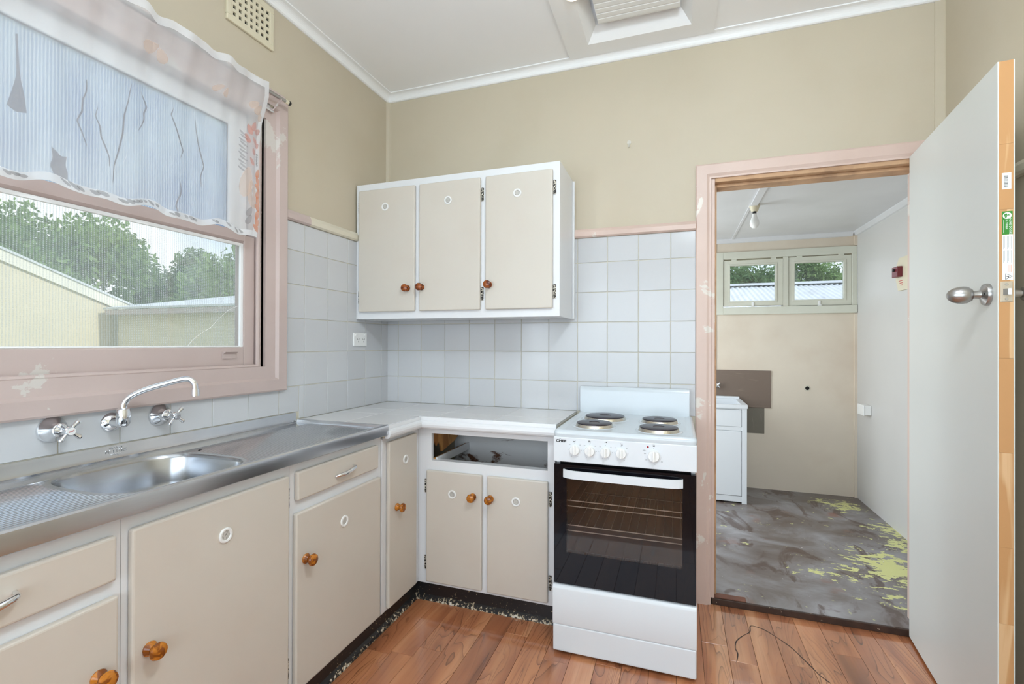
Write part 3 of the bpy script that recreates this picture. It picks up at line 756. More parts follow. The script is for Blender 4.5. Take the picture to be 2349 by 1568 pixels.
# ------------------------------------------------------------------ ceiling exhaust panel
cp = thing('ceiling_exhaust', 'white square ceiling panel with recessed louvred exhaust grille', 'exhaust vent', (1.45, -0.5, 2.68))
PZ = 2.681
boxes('panel', [((1.108, -0.62, PZ), (HX0, -0.036, CEIL - 0.001)), ((HX1, -0.62, PZ), (1.790, -0.036, CEIL - 0.001)), ((HX0, -0.62, PZ), (HX1, HY0, CEIL - 0.001)), ((HX0, HY1, PZ), (HX1, -0.036, CEIL - 0.001))], M['cornice'], cp)
bm = bmesh.new()
a = [(HX0, HY0, PZ), (HX1, HY0, PZ), (HX1, HY1, PZ), (HX0, HY1, PZ)]; b = [(HX0 + 0.045, HY0 + 0.03, PZ + 0.055), (HX1 - 0.045, HY0 + 0.03, PZ + 0.055), (HX1 - 0.045, HY1 - 0.05, PZ + 0.055), (HX0 + 0.045, HY1 - 0.05, PZ + 0.055)]
va = [bm.verts.new(p) for p in a]; vb = [bm.verts.new(p) for p in b]; vc = [bm.verts.new((x, y, z + 0.06)) for x, y, z in b]
for k in range(4):
    bm.faces.new([va[k], va[(k + 1) % 4], vb[(k + 1) % 4], vb[k]]); bm.faces.new([vb[k], vb[(k + 1) % 4], vc[(k + 1) % 4], vc[k]])
link('recess', to_mesh(bm, 'recess'), M['cornice'], cp)
pr = [(HY0 - 0.0, PZ + 0.10), (HY0 - 0.0, PZ + 0.018)]
for k in range(6):
    y0 = HY0 + 0.002 + k * 0.033
    pr += [(y0 + 0.002, PZ + 0.013), (y0 + 0.026, PZ + 0.013), (y0 + 0.029, PZ + 0.017)]
pr += [(HY0 + 0.205, PZ + 0.016), (HY0 + 0.205, PZ + 0.10)]
prism('louvre_box', pr, 'x', 1.283, 1.640, M['white_plastic'], cp)
dl = thing('downlight', 'warm lit globe set in the ceiling exhaust panel', 'light', (1.212, -0.485, PZ))
lathe('rim', [(0.026, 0.0), (0.034, 0.0), (0.034, 0.006), (0.026, 0.006)], (1.212, -0.485, PZ), (0, 0, -1), M['white_plastic'], dl, 20)
_t = NT('lit_globe'); _m2 = _t.done(_t.bsdf((1, 0.9, 0.75), 0.3, emit=(1.0, 0.80, 0.55), estr=9.0))
lathe('globe', [(0.028, 0.0), (0.022, 0.010), (0.012, 0.016), (0.0, 0.018)], (1.212, -0.485, PZ - 0.002), (0, 0, -1), _m2, dl, 20)
# pendant lamp in the middle of the kitchen, above the view
LX, LY, LZP = 1.80, -1.90, 2.36
rl = thing('pendant_lamp', 'round opal pendant lamp hanging in the middle of the kitchen', 'lamp', (LX, LY, LZP))
lathe('ceiling_rose', [(0, 0), (0.05, 0), (0.045, 0.02), (0.012, 0.03), (0, 0.03)], (LX, LY, CEIL), (0, 0, -1), M['white_plastic'], rl, 24)
tube('cord', [(LX, LY, CEIL - 0.025), (LX, LY, LZP + 0.10)], 0.004, M['white_plastic'], rl, 8)
_t = NT('opal_globe'); _m3 = _t.done(_t.bsdf((1, 0.98, 0.96), 0.3, emit=(0.80, 0.915, 1.0), estr=84.0))
gl_ = lathe('globe', [(0.02, 0.10), (0.06, 0.085), (0.095, 0.045), (0.105, 0.0), (0.095, -0.045), (0.06, -0.085), (0.0, -0.105)], (LX, LY, LZP), (0, 0, 1), _m3, rl, 28)

# ------------------------------------------------------------------ cupboards
def knob(parent, origin, axis, mat):
    lathe('knob', [(0.0, 0.0), (0.0155, 0.0), (0.0165, 0.004), (0.013, 0.009), (0.0095, 0.014), (0.011, 0.019), (0.0175, 0.025), (0.0195, 0.030), (0.0175, 0.036), (0.010, 0.040), (0.0, 0.041)], origin, axis, mat, parent, 22)
def door_vent(parent, origin, axis):
    lathe('vent_ring', [(0.0125, 0.0), (0.020, 0.0), (0.0205, 0.003), (0.018, 0.005), (0.0135, 0.0045), (0.0125, 0.002)], origin, axis, M['white_plastic'], parent, 24)
    lathe('vent_mesh', [(0.0, 0.0022), (0.0128, 0.0020)], origin, axis, M['vent_mesh'], parent, 20, smooth=False)
def hinge(parent, center, axis, tall=0.064):
    """small surface hinge: two leaves and a knuckle; axis is the outward normal"""
    c = Vector(center); bm = bmesh.new(); n = Vector(axis)
    t = Vector((0, 0, 1)).cross(n)
    def bx(s0, s1, z0, z1, d0, d1):
        p = [c + t * s0 + n * d0 + Vector((0, 0, z0)), c + t * s1 + n * d1 + Vector((0, 0, z1))]
        add_box(bm, p[0], p[1], 0.0006, 1)
    bx(-0.007, 0.007, -tall / 2, tall / 2, 0, 0.0022)
    add_tube(bm, [c + n * 0.004 - Vector((0, 0, tall / 2)), c + n * 0.004 + Vector((0, 0, tall / 2))], 0.0035, 8)
    link('hinge', to_mesh(bm, 'hinge'), M['hinge'], parent)
def panel_door(parent, name, a, b, label=None):
    o = box(name, a, b, M['cream_door'], parent, 0.006, 3)
    if label: o['label'] = label
    return o

# upper cupboard
uc = thing('wall_cupboard', 'white wall cupboard with three cream doors hung above the tiled corner', 'cupboard', (0.56, -0.15, 1.352))
UY = -0.30
boxes('body', [((0.010, UY, 1.352), (1.118, UY + 0.019, 2.067)), ((0.010, UY + 0.019, 1.352), (0.028, -0.012, 2.067)), ((1.100, UY + 0.019, 1.352), (1.118, -0.012, 2.067)), ((0.028, UY + 0.019, 2.049), (1.100, -0.012, 2.067)), ((0.028, UY + 0.019, 1.356), (1.100, -0.012, 1.372))], M['white'], uc, 0.0012)
box('scribe_strip', (0.0078, UY - 0.004, 1.352), (0.022, UY, 2.067), M['white'], uc, 0.002)
box('back_strip', (1.118, -0.026, 1.352), (1.130, -0.012, 2.060), M['white'], uc, 0.003)
ud = [(0.031, 0.368), (0.394, 0.728), (0.755, 1.087)]
uk = [(0.329, 1.505), (0.411, 1.508), (0.776, 1.507)]
for i, (xa, xb) in enumerate(ud):
    d = panel_door(uc, 'door', (xa, UY - 0.0005, 1.389), (xb, UY - 0.018, 2.030))
    door_vent(d, ([0.195, 0.557, 0.918][i], UY - 0.0178, 1.933), (0, -1, 0))
    knob(d, (uk[i][0], UY - 0.0178, uk[i][1]), (0, -1, 0), M['knob_wood_dark'])
    hx = [xa - 0.006, xb + 0.006, xb + 0.007][i]
    hinge(d, (hx, UY - 0.0006, 1.948), (0, -1, 0)); hinge(d, (hx, UY - 0.0006, 1.467), (0, -1, 0))

FX = 0.458; DTH = 0.018
def base_unit(name, label, y0, y1, top=0.838):
    t = thing(name, label, 'cupboard', (FX / 2, (y0 + y1) / 2, 0.0))
    boxes('body', [((FX - 0.019, y0, 0.088), (FX, y1, top)), ((0.012, y0, 0.088), (FX - 0.019, y0 + 0.016, top)), ((0.012, y1 - 0.016, 0.088), (FX - 0.019, y1, top)), ((0.012, y0 + 0.016, 0.088), (0.02, y1 - 0.016, top)), ((0.02, y0 + 0.016, 0.088), (FX - 0.019, y1 - 0.016, 0.104))], M['white'], t)
    return t
def drawer_handle(parent, y, z, x):
    pts = smooth_path([(x, y - 0.052, z - 0.010), (x + 0.010, y - 0.042, z - 0.008), (x + 0.020, y - 0.01, z - 0.004), (x + 0.021, y + 0.022, z + 0.002), (x + 0.016, y + 0.040, z + 0.006), (x + 0.002, y + 0.044, z + 0.010)], 6)
    n = len(pts)
    tube('handle', pts, [0.0022 + 0.0055 * math.sin(PI * min(1, (i + 3) / (n + 3))) ** 0.8 for i in range(n)], M['chrome'], parent, 12)
# unit with drawer at the near end of the sink run
A = base_unit('base_cupboard', 'base cupboard with one drawer and one door at the near end of the sink bench', -2.25, -1.7225)
d = panel_door(A, 'drawer', (FX, -2.22, 0.708), (FX + DTH, -1.739, 0.806)); drawer_handle(d, -1.955, 0.758, FX + DTH)
d = panel_door(A, 'door', (FX, -2.22, 0.103), (FX + DTH, -1.735, 0.674)); knob(d, (FX + DTH - 0.0002, -1.775, 0.521), (1, 0, 0), M['knob_wood'])
# sink unit, one wide door
B = base_unit('base_cupboard', 'sink base cupboard with a single wide cream door below the bowl', -1.7215, -1.2335)
d = panel_door(B, 'door', (FX, -1.709, 0.103), (FX + DTH, -1.249, 0.807))
door_vent(d, (FX + DTH - 0.0002, -1.476, 0.707), (1, 0, 0)); knob(d, (FX + DTH - 0.0002, -1.672, 0.520), (1, 0, 0), M['knob_wood'])
hinge(d, (FX + 0.0002, -1.241, 0.732), (1, 0, 0)); hinge(d, (FX + 0.0002, -1.241, 0.192), (1, 0, 0))
# unit with drawer next to the corner
Cc = base_unit('base_cupboard', 'base cupboard with chrome-handled drawer and door between sink cupboard and corner', -1.2325, -0.7355)
d = panel_door(Cc, 'drawer', (FX, -1.214, 0.716), (FX + DTH, -0.774, 0.810)); drawer_handle(d, -0.985, 0.760, FX + DTH)
d = panel_door(Cc, 'door', (FX, -1.220, 0.103), (FX + DTH, -0.757, 0.676))
door_vent(d, (FX + DTH - 0.0002, -0.988, 0.575), (1, 0, 0)); knob(d, (FX + DTH - 0.0002, -1.180, 0.519), (1, 0, 0), M['knob_wood'])
# narrow corner unit
FY = -0.424
Dd = thing('corner_cupboard', 'narrow corner base cupboard with a tall slim cream door', 'cupboard', (0.3, -0.58, 0))
boxes('body', [((FX - 0.019, -0.7345, 0.088), (FX, FY + 0.0, 0.826)), ((0.02, -0.7345, 0.088), (FX - 0.019, -0.718, 0.826)), ((0.02, -0.718, 0.088), (FX - 0.019, -0.02, 0.104)), ((0.02, -0.718, 0.104), (0.03, -0.02, 0.826))], M['white'], Dd)
d = panel_door(Dd, 'door', (FX, -0.697, 0.098), (FX + DTH, -0.468, 0.806))
door_vent(d, (FX + DTH - 0.0002, -0.570, 0.705), (1, 0, 0)); knob(d, (FX + DTH - 0.0002, -0.640, 0.514), (1, 0, 0), M['knob_wood'])
box('edge_strip', (FX, -0.7345, 0.092), (FX + 0.006, -0.722, 0.824), M['white'], Dd, 0.002)
# unit with the missing drawer beside the stove
Ee = thing('base_cupboard', 'base cupboard beside the stove with its drawer missing and two cream doors', 'cupboard', (0.8, -0.22, 0))
ex0, ex1 = FX + 0.0005, 1.128
ox0, ox1, oz0, oz1 = 0.528, 1.096, 0.672, 0.800
boxes('face_frame', [((ex0, FY, 0.088), (ox0, FY + 0.019, 0.826)), ((ox1, FY, 0.088), (ex1, FY + 0.019, 0.826)), ((ox0, FY, oz1), (ox1, FY + 0.019, 0.826)), ((ox0, FY, 0.088), (ox1, FY + 0.019, oz0))], M['white'], Ee)
box('side_panel', (ex1 - 0.016, FY + 0.019, 0.088), (ex1, -0.03, 0.826), M['inner'], Ee)
box('back_panel', (ex0, -0.03, 0.088), (ex1, -0.02, 0.826), M['inner'], Ee)
box('bottom_panel', (ex0, FY + 0.019, 0.088), (ex1 - 0.016, -0.03, 0.104), M['inner'], Ee)
# side board of old plywood with a ragged hole eaten out of it
hole = [(-0.40, 0.672), (-0.40, 0.72), (-0.392, 0.742), (-0.378, 0.752), (-0.368, 0.738), (-0.360, 0.724), (-0.350, 0.738), (-0.338, 0.742), (-0.322, 0.725), (-0.312, 0.700), (-0.308, 0.690)]
bm = bmesh.new()
outl = [(FY + 0.019, 0.69), (FY + 0.019, 0.826), (-0.12, 0.826), (-0.10, 0.74), (-0.16, 0.715), (-0.30, 0.688)]
for xx in (0.514, 0.521):
    v = [bm.verts.new((xx, y, z)) for y, z in outl + hole[::-1]]
    bm.faces.new(v)
link('side_board', to_mesh(bm, 'side_board'), M['ply'], Ee)
box('drawer_runner', (0.522, FY + 0.02, 0.655), (0.540, -0.032, 0.676), M['ply'], Ee, 0.001)
box('runner_fillet', (0.540, FY + 0.02, 0.645), (0.548, -0.032, 0.682), M['white'], Ee, 0.001)
box('front_rail_edge', (ox0, FY + 0.019, oz0 - 0.012), (ox1, FY + 0.05, oz0 - 0.002), M['white'], Ee)
for i, (xa, xb) in enumerate([(0.509, 0.792), (0.818, 1.101)]):
    d = panel_door(Ee, 'door', (xa, FY, 0.103), (xb, FY - DTH, 0.628))
    door_vent(d, ((0.646, 0.957)[i], FY - DTH + 0.0002, 0.527), (0, -1, 0)); knob(d, ((0.751, 0.836)[i], FY - DTH + 0.0002, 0.528), (0, -1, 0), M['knob_wood'])
    hx = (xa - 0.009, xb + 0.008)[i]
    hinge(d, (hx, FY - 0.0002, 0.550), (0, -1, 0)); hinge(d, (hx, FY - 0.0002, 0.188), (0, -1, 0))
# black kick boards
kb = structure(boxes('baseboard_left', [((0.41, -2.25, 0), (0.436, -0.40, 0.088))], M['kick']), 'chipped black kickboard below the sink run')
prism('floor_bead', [(0.436, 0.0), (0.452, 0.0), (0.448, 0.012), (0.436, 0.022)], 'y', -2.25, -0.404, M['kick'], kb)
kb = structure(boxes('baseboard_back', [((0.436, -0.402, 0), (1.135, -0.38, 0.088))], M['kick']), 'chipped black kickboard beside the stove')
prism('floor_bead', [(-0.402, 0.0), (-0.418, 0.0), (-0.414, 0.012), (-0.402, 0.022)], 'x', 0.448, 1.135, M['kick'], kb)

# ------------------------------------------------------------------ tiled corner benchtop
bt = thing('tiled_benchtop', 'white tiled corner benchtop with a cracked rounded white timber edge', 'benchtop', (0.4, -0.3, 0.83))
BZ = 0.881; EX = 0.478; EY = -0.446; BE = 1.142
boxes('substrate', [((0.0085, -0.733, 0.832), (EX - 0.002, -0.0085, BZ - 0.008)), ((EX - 0.002, EY + 0.002, 0.832), (BE, -0.0085, BZ - 0.008))], M['grout'], bt)
bxs = [0.0085, 0.253, 0.553, 0.8445, BE]; bys = [-0.0085, -0.29, EY + 0.002]
for i in range(4):
    for j in range(2):
        xa, xb = bxs[i], bxs[i + 1]
        box('bench_tile', (xa + 0.001, bys[j + 1] + 0.001, BZ - 0.009), (xb - 0.001, bys[j] - 0.001, BZ), M['bench_tile'], bt, 0.001, 1)
for xa, xb in ((0.0085, 0.253), (0.253, EX - 0.002)):
    box('bench_tile', (xa + 0.001, -0.733, BZ - 0.009), (xb - 0.001, EY + 0.001, BZ), M['bench_tile'], bt, 0.001, 1)
def nose(s, e):   # rounded edge profile; e = face position, s = outward sign
    p = [(e, 0.828), (e, BZ + 0.001), (e + s * 0.012, BZ + 0.001), (e + s * 0.014, BZ - 0.012)]
    for k in range(7):
        a = PI / 2 - PI * k / 6
        p.append((e + s * (0.014 + 0.012 * math.cos(a)), 0.847 + 0.019 * math.sin(a)))
    return p
bm = bmesh.new(); add_prism(bm, nose(1, EX), 'y', -0.733, EY - 0.026); add_prism(bm, nose(-1, EY), 'x', EX, BE)
link('bullnose_edge', to_mesh(bm, 'bullnose_edge'), M['white'], bt)

# ------------------------------------------------------------------ stainless sink bench
sb = thing('sink_bench', 'stainless steel sink bench with a bowl and ridged drainers under the window', 'sink', (0.25, -1.5, 0.85))
SZ = 0.872; SY0, SY1 = -2.25, -0.735
cx, cy, hx, hy = 0.262, -1.515, 0.178, 0.186
def bowl_out(sc=1.0, z=SZ, n=64, shrink=0.0):
    pts = []
    for k in range(n):
        a = 2 * PI * k / n; c, s = math.cos(a), math.sin(a); e = 2 / 3.6
        pts.append(Vector((cx + (hx - shrink) * math.copysign(abs(c) ** e, c), cy + (hy - shrink) * math.copysign(abs(s) ** e, s), z)))
    return pts
bm = bmesh.new()
rect = [(0.018, SY0), (0.474, SY0), (0.474, SY1), (0.018, SY1)]
rv = [bm.verts.new((x, y, SZ)) for x, y in rect]; re = [bm.edges.new((rv[k], rv[(k + 1) % 4])) for k in range(4)]
ov = [bm.verts.new(p) for p in bowl_out()]; oe = [bm.edges.new((ov[k], ov[(k + 1) % 64])) for k in range(64)]
bmesh.ops.triangle_fill(bm, use_beauty=True, use_dissolve=False, edges=re + oe)
# drop triangles that closed the bowl opening
bad = [f for f in bm.faces if all(abs(v.co.x - cx) <= hx + 1e-4 and abs(v.co.y - cy) <= hy + 1e-4 for v in f.verts) and all(v in ov for v in f.verts) and
       ((abs((f.calc_center_median().x - cx) / hx)) ** 3.6 + (abs((f.calc_center_median().y - cy) / hy)) ** 3.6) < 0.97]
bmesh.ops.delete(bm, geom=bad, context='FACES')
link('sheet', to_mesh(bm, 'sheet'), M['steel'], sb)
bm = bmesh.new(); rings = []
for z, sh in [(SZ, 0.0), (SZ - 0.004, 0.003), (SZ - 0.012, 0.006), (SZ - 0.08, 0.010), (SZ - 0.125, 0.020), (SZ - 0.142, 0.045), (SZ - 0.147, 0.09), (SZ - 0.149, 0.14)]:
    rings.append([bm.verts.new(p) for p in bowl_out(z=z, shrink=sh)])
for p, qn in zip(rings, rings[1:]):
    for k in range(64): bm.faces.new([p[k], p[(k + 1) % 64], qn[(k + 1) % 64], qn[k]])
bm.faces.new(rings[-1])
bw = link('bowl', to_mesh(bm, 'bowl'), M['shaded_steel'], sb, smooth=True); sharp(bw.data, 50)
lathe('waste', [(0.0, 0.001), (0.018, 0.0), (0.022, 0.004), (0.030, 0.004), (0.032, 0.0)], (cx, cy, SZ - 0.148), (0, 0, 1), M['chrome'], sb, 20)
def ridge_part(y_of, far):
    bm = bmesh.new()
    n = 28
    for k in range(n):
        x = 0.108 + 0.342 * k / (n - 1)
        a, b = y_of(x), far; ya, yb = min(a, b), max(a, b)
        if yb - ya < 0.02: continue
        v = [bm.verts.new((x - 0.0030, y, SZ + 0.0002)) for y in (ya, yb)] + [bm.verts.new((x, y, SZ + 0.0013)) for y in (ya + 0.006, yb - 0.006)] + [bm.verts.new((x + 0.0030, y, SZ + 0.0002)) for y in (ya, yb)]
        bm.faces.new([v[0], v[1], v[3], v[2]]); bm.faces.new([v[2], v[3], v[5], v[4]])
        bm.faces.new([v[0], v[2], v[4]]); bm.faces.new([v[1], v[5], v[3]])
    link('drainer_ridges', to_mesh(bm, 'drainer_ridges'), M['steel_ridge'], sb)
def bowl_y(x, s):
    t = min(0.999, abs(x - cx) / hx); return cy + s * hy * (1 - t ** 3.6) ** (1 / 3.6)
ridge_part(lambda x: (bowl_y(x, 1) if abs(x - cx) < hx else cy + 0.03) + 0.014, -0.775)
ridge_part(lambda x: (bowl_y(x, -1) if abs(x - cx) < hx else cy - 0.03) - 0.014, -2.2)
prism('upstand', [(0.0085, 0.84), (0.0085, 0.9145), (0.0125, 0.9145), (0.0145, 0.905), (0.016, 0.886), (0.020, 0.876), (0.030, SZ + 0.0004), (0.030, SZ - 0.002), (0.012, 0.862)], 'y', SY0, -0.7345, M['steel'], sb, smooth=True)
prism('front_edge', [(0.470, SZ - 0.001), (0.470, SZ + 0.0008), (0.474, 0.880), (0.480, 0.8875), (0.490, 0.8885), (0.4945, 0.885), (0.4955, 0.876), (0.4945, 0.846), (0.490, 0.843), (0.488, 0.846), (0.488, 0.870)], 'y', SY0, SY1 + 0.0015, M['steel'], sb, smooth=True)
prism('end_rim', [(-0.748, SZ - 0.001), (-0.748, SZ + 0.0008), (-0.744, 0.884), (-0.738, 0.8875), (-0.7345, 0.886), (-0.7345, 0.84), (-0.738, 0.84), (-0.738, 0.866)], 'x', 0.030, 0.488, M['steel'], sb, smooth=True)
lathe('overflow_hole', [(0.0, 0.0008), (0.006, 0.0006)], (0.150, -1.295, SZ + 0.002), (0, 0, 1), M['dark'], sb, 12)
# pressed maker's mark on the upstand
for s, z, sz in (('PRODUCT', 0.9065, 0.0075), ('METTERS', 0.8965, 0.0135), ('LIMITED', 0.8865, 0.0075)):
    text('pressed_mark', s, sz, basis((0.0163 if z < 0.9 else 0.0152, -1.462, z), (0, 1, 0), (-0.08, 0, 1)), M['steel'], sb, 0.0007, spacing=1.1)

# ------------------------------------------------------------------ taps and spout
def cross_tap(name, label, y, word, ink):
    t = thing(name, label, 'tap', (0.0075, y, 0.987), 'wall taps over the sink')
    lathe('flange', [(0.0, 0.0), (0.0345, 0.0), (0.0355, 0.004), (0.033, 0.010), (0.020, 0.026), (0.0185, 0.040), (0.0165, 0.042), (0.0, 0.042)], (0.0075, y, 0.987), (1, 0, 0), M['chrome'], t, 32)
    lathe('spindle', [(0.0, 0.040), (0.011, 0.040), (0.011, 0.050), (0.0065, 0.052), (0.0065, 0.066), (0.0, 0.066)], (0.0075, y, 0.987), (1, 0, 0), M['chrome'], t, 16)
    h = lathe('handle', [(0.0, 0.062), (0.009, 0.062), (0.0125, 0.070), (0.0125, 0.084), (0.0105, 0.087), (0.0, 0.087)], (0.0075, y, 0.987), (1, 0, 0), M['chrome'], t, 20)
    for k in range(4):
        a = PI / 4 + k * PI / 2 + 0.08
        dr = Vector((0.0, math.cos(a), math.sin(a))); c0 = Vector((0.0075 + 0.077, y, 0.987))
        tube('handle_arm', [c0 + dr * 0.008, c0 + dr * 0.018, c0 + dr * 0.030 + Vector((0.002, 0, 0)), c0 + dr * 0.0335 + Vector((0.002, 0, 0))], [0.0042, 0.0048, 0.0066, 0.0045], M['chrome'], h, 12)
    lathe('indicator', [(0.0, 0.0875), (0.0098, 0.0872)], (0.0075, y, 0.987), (1, 0, 0), M['white_plastic'] if ink == 'red_ink' else M['chrome'], h, 20)
    text('indicator_word', word, 0.0062, basis((0.0953, y, 0.987), (0, 1, 0.25), (0, -0.25, 1)), M[ink], h, 0.0002)
    return t
cross_tap('sink_tap', 'chrome cross-handled wall tap marked hot in red', -1.618, 'HOT', 'red_ink')
cross_tap('sink_tap', 'chrome cross-handled wall tap with plain cold cap beyond the spout', -1.330, 'COLD', 'grey_ink')
sp = thing('sink_spout', 'chrome swivel spout on the wall between the two sink taps', 'spout', (0.0075, -1.473, 0.985))
lathe('flange', [(0.0, 0.0), (0.0275, 0.0), (0.0285, 0.004), (0.026, 0.009), (0.014, 0.016), (0.0115, 0.03), (0.0115, 0.05), (0.0, 0.05)], (0.0075, -1.473, 0.985), (1, 0, 0), M['chrome'], sp, 28)
lathe('swivel_body', [(0.0, -0.030), (0.007, -0.030), (0.013, -0.026), (0.0175, -0.018), (0.018, 0.016), (0.0165, 0.020), (0.0165, 0.024), (0.011, 0.027), (0.0, 0.027)], (0.064, -1.473, 1.003), (0, 0, 1), M['chrome'], sp, 26)
pth = smooth_path([(0.064, -1.473, 1.024), (0.066, -1.471, 1.045), (0.076, -1.460, 1.064), (0.100, -1.436, 1.082), (0.135, -1.401, 1.098), (0.165, -1.371, 1.110), (0.180, -1.356, 1.110), (0.189, -1.347, 1.098), (0.191, -1.345, 1.078)], 6)
tube('spout_pipe', pth, 0.0088, M['chrome'], sp, 16)
lathe('aerator', [(0.0, 0.0), (0.0115, 0.0), (0.0118, 0.012), (0.0118, 0.022), (0.0100, 0.022), (0.0, 0.020)], (0.191, -1.345, 1.080), (0, 0, -1), M['chrome'], sp, 22)

# ------------------------------------------------------------------ stove
st = thing('electric_stove', 'white upright electric stove with four black hotplates and a dark glass oven door', 'stove', (1.43, -0.3, 0.0))
sx0, sx1, sF, sBk = 1.1655, 1.696, -0.588, -0.022
boxes('body', [((sx0 + 0.004, sF + 0.03, 0.02), (sx0 + 0.018, sBk, 0.858)), ((sx1 - 0.018, sF + 0.03, 0.02), (sx1 - 0.004, sBk, 0.858)), ((sx0 + 0.018, sBk - 0.012, 0.02), (sx1 - 0.018, sBk, 0.858)), ((sx0 + 0.018, sF + 0.03, 0.02), (sx1 - 0.018, sBk - 0.012, 0.035)), ((sx0 + 0.018, sF + 0.03, 0.845), (sx1 - 0.018, sBk - 0.012, 0.858))], M['enamel_matt'], st)
boxes('oven_cavity', [((sx0 + 0.03, sF + 0.04, 0.30), (sx0 + 0.036, -0.10, 0.75)), ((sx1 - 0.036, sF + 0.04, 0.30), (sx1 - 0.03, -0.10, 0.75)), ((sx0 + 0.036, -0.106, 0.30), (sx1 - 0.036, -0.10, 0.75)), ((sx0 + 0.036, sF + 0.04, 0.30), (sx1 - 0.036, -0.106, 0.306)), ((sx0 + 0.036, sF + 0.04, 0.744), (sx1 - 0.036, -0.106, 0.75))], M['oven_cavity'], st)
# hob: a shallow tray with a rounded raised rim
bm = bmesh.new()
prof = [(0.000, 0.857), (-0.002, 0.868), (-0.001, 0.878), (0.005, 0.8845), (0.012, 0.8855), (0.020, 0.8830), (0.030, 0.8815)]
rings = []
def rr(off, z, rad=0.018):
    x0, x1, y0, y1 = sx0 + off, sx1 - off, sF - 0.004 + off, sBk - off * 0.5; pts = []
    for (qx, qy, a0) in ((x1 - rad, y1 - rad, 0), (x0 + rad, y1 - rad, PI / 2), (x0 + rad, y0 + rad, PI), (x1 - rad, y0 + rad, 1.5 * PI)):
        for k in range(6):
            a = a0 + PI / 2 * k / 5; pts.append((qx + rad * math.cos(a), qy + rad * math.sin(a), z))
    return pts
for off, z in prof: rings.append([bm.verts.new(p) for p in rr(off, z)])
for p, qn in zip(rings, rings[1:]):
    for k in range(24): bm.faces.new([p[k], p[(k + 1) % 24], qn[(k + 1) % 24], qn[k]])
bm.faces.new(rings[-1]); bm.faces.new(rings[0][::-1])
hb = link('hob', to_mesh(bm, 'hob'), M['enamel'], st, smooth=True); sharp(hb.data, 45)
prism('splashback', [(-0.012, 0.872), (-0.046, 0.872), (-0.046, 0.990), (-0.043, 1.004), (-0.036, 1.011), (-0.026, 1.012), (-0.012, 1.011)], 'x', 1.166, 1.684, M['enamel'], st, smooth=True)
for (px, py, rad) in [(1.317, -0.235, 0.090), (1.302, -0.445, 0.0745), (1.556, -0.252, 0.0745), (1.560, -0.462, 0.0760)]:
    h = lathe('hotplate', [(0.0, 0.0155), (rad * 0.28, 0.0155), (rad * 0.30, 0.0175), (rad * 0.93, 0.0175), (rad * 0.97, 0.016), (rad * 0.975, 0.012)], (px, py, 0.8815), (0, 0, 1), M['hotplate'], st, 40)
    lathe('steel_rim', [(rad * 0.972, 0.013), (rad * 1.0, 0.011), (rad * 1.02, 0.003), (rad * 1.04, 0.001)], (px, py, 0.8815), (0, 0, 1), M['ring'], h, 40)
    lathe('pressed_well', [(rad * 1.04, 0.0012), (rad * 1.13, 0.0030), (rad * 1.20, 0.0004)], (px, py, 0.8815), (0, 0, 1), M['enamel'], h, 40)
    lathe('centre', [(0.0, 0.0162), (rad * 0.28, 0.0160)], (px, py, 0.8815), (0, 0, 1), M['hotplate_mid'], h, 24)
pnl = box('control_panel', (sx0 - 0.001, sF - 0.006, 0.7605), (sx1 + 0.001, sF + 0.03, 0.8575), M['enamel_matt'], st, 0.003)
PF = sF - 0.0061
kx = [1.250, 1.309, 1.369, 1.428, 1.547]
fb = lambda x, z: basis((x, PF, z), (1, 0, 0), (0, 0, 1))
for i, x in enumerate(kx):
    r = 0.0195 if i < 4 else 0.0215
    kn = lathe('control_knob', [(0.0, 0.0), (r, 0.0), (r, 0.006), (r * 0.93, 0.010), (r * 0.9, 0.013), (0.0, 0.0135)], (x, PF, 0.8105), (0, -1, 0), M['white_plastic'], st, 30)
    box('grip', (x - 0.0045, PF - 0.0235, 0.8105 - r * 0.88), (x + 0.0045, PF - 0.0125, 0.8105 + r * 0.88), M['white_plastic'], kn, 0.0025)
    marks = [(-0.0205, 0.020, 'LO'), (0.0205, 0.020, 'HI'), (-0.0255, 0.0, '1'), (0.0255, 0.0, '4'), (-0.012, -0.0255, '2'), (0.012, -0.0255, '3'), (0.0, 0.0262, '0')] if i < 4 else [(0.0, 0.0275, '0'), (-0.034, 0.018, 'GRILL'), (-0.032, 0.006, '250'), (-0.027, -0.017, '200'), (0.002, -0.031, '150'), (0.028, -0.020, '100')]
    for dx, dz, s in marks:
        text('dial_mark', s, 0.0046, fb(x + dx, 0.8105 + dz), M['ink'], pnl, 0.0001)
    if i < 4:
        bx_, bz = x, 0.8105 + 0.0350
        bm = bmesh.new()
        for q4, (dx, dz) in enumerate([(-0.003, 0.003), (0.003, 0.003), (-0.003, -0.003), (0.003, -0.003)]):
            rad = 0.0023 if q4 == [2, 0, 1, 3][i] else 0.0009
            add_lathe(bm, [(0, 0.0002), (rad, 0.0001)], (bx_ + dx, PF, bz + dz), (0, -1, 0), 10)
        link('plate_symbol', to_mesh(bm, 'plate_symbol'), M['ink'], pnl)
    else:
        bm = bmesh.new()
        for k in range(15):
            a = PI * 1.08 + k * PI * 0.85 / 14
            add_lathe(bm, [(0, 0.0002), (0.0006, 0.0001)], (x + 0.0262 * math.cos(a), PF, 0.8105 + 0.0262 * math.sin(a)), (0, -1, 0), 6)
        add_box(bm, (x - 0.0035, PF - 0.0002, 0.8105 + 0.0345), (x + 0.0035, PF, 0.8105 + 0.0375)); add_box(bm, (x - 0.004, PF - 0.0002, 0.8105 + 0.0400), (x + 0.004, PF, 0.8105 + 0.0408))
        link('oven_symbol', to_mesh(bm, 'oven_symbol'), M['ink'], pnl)
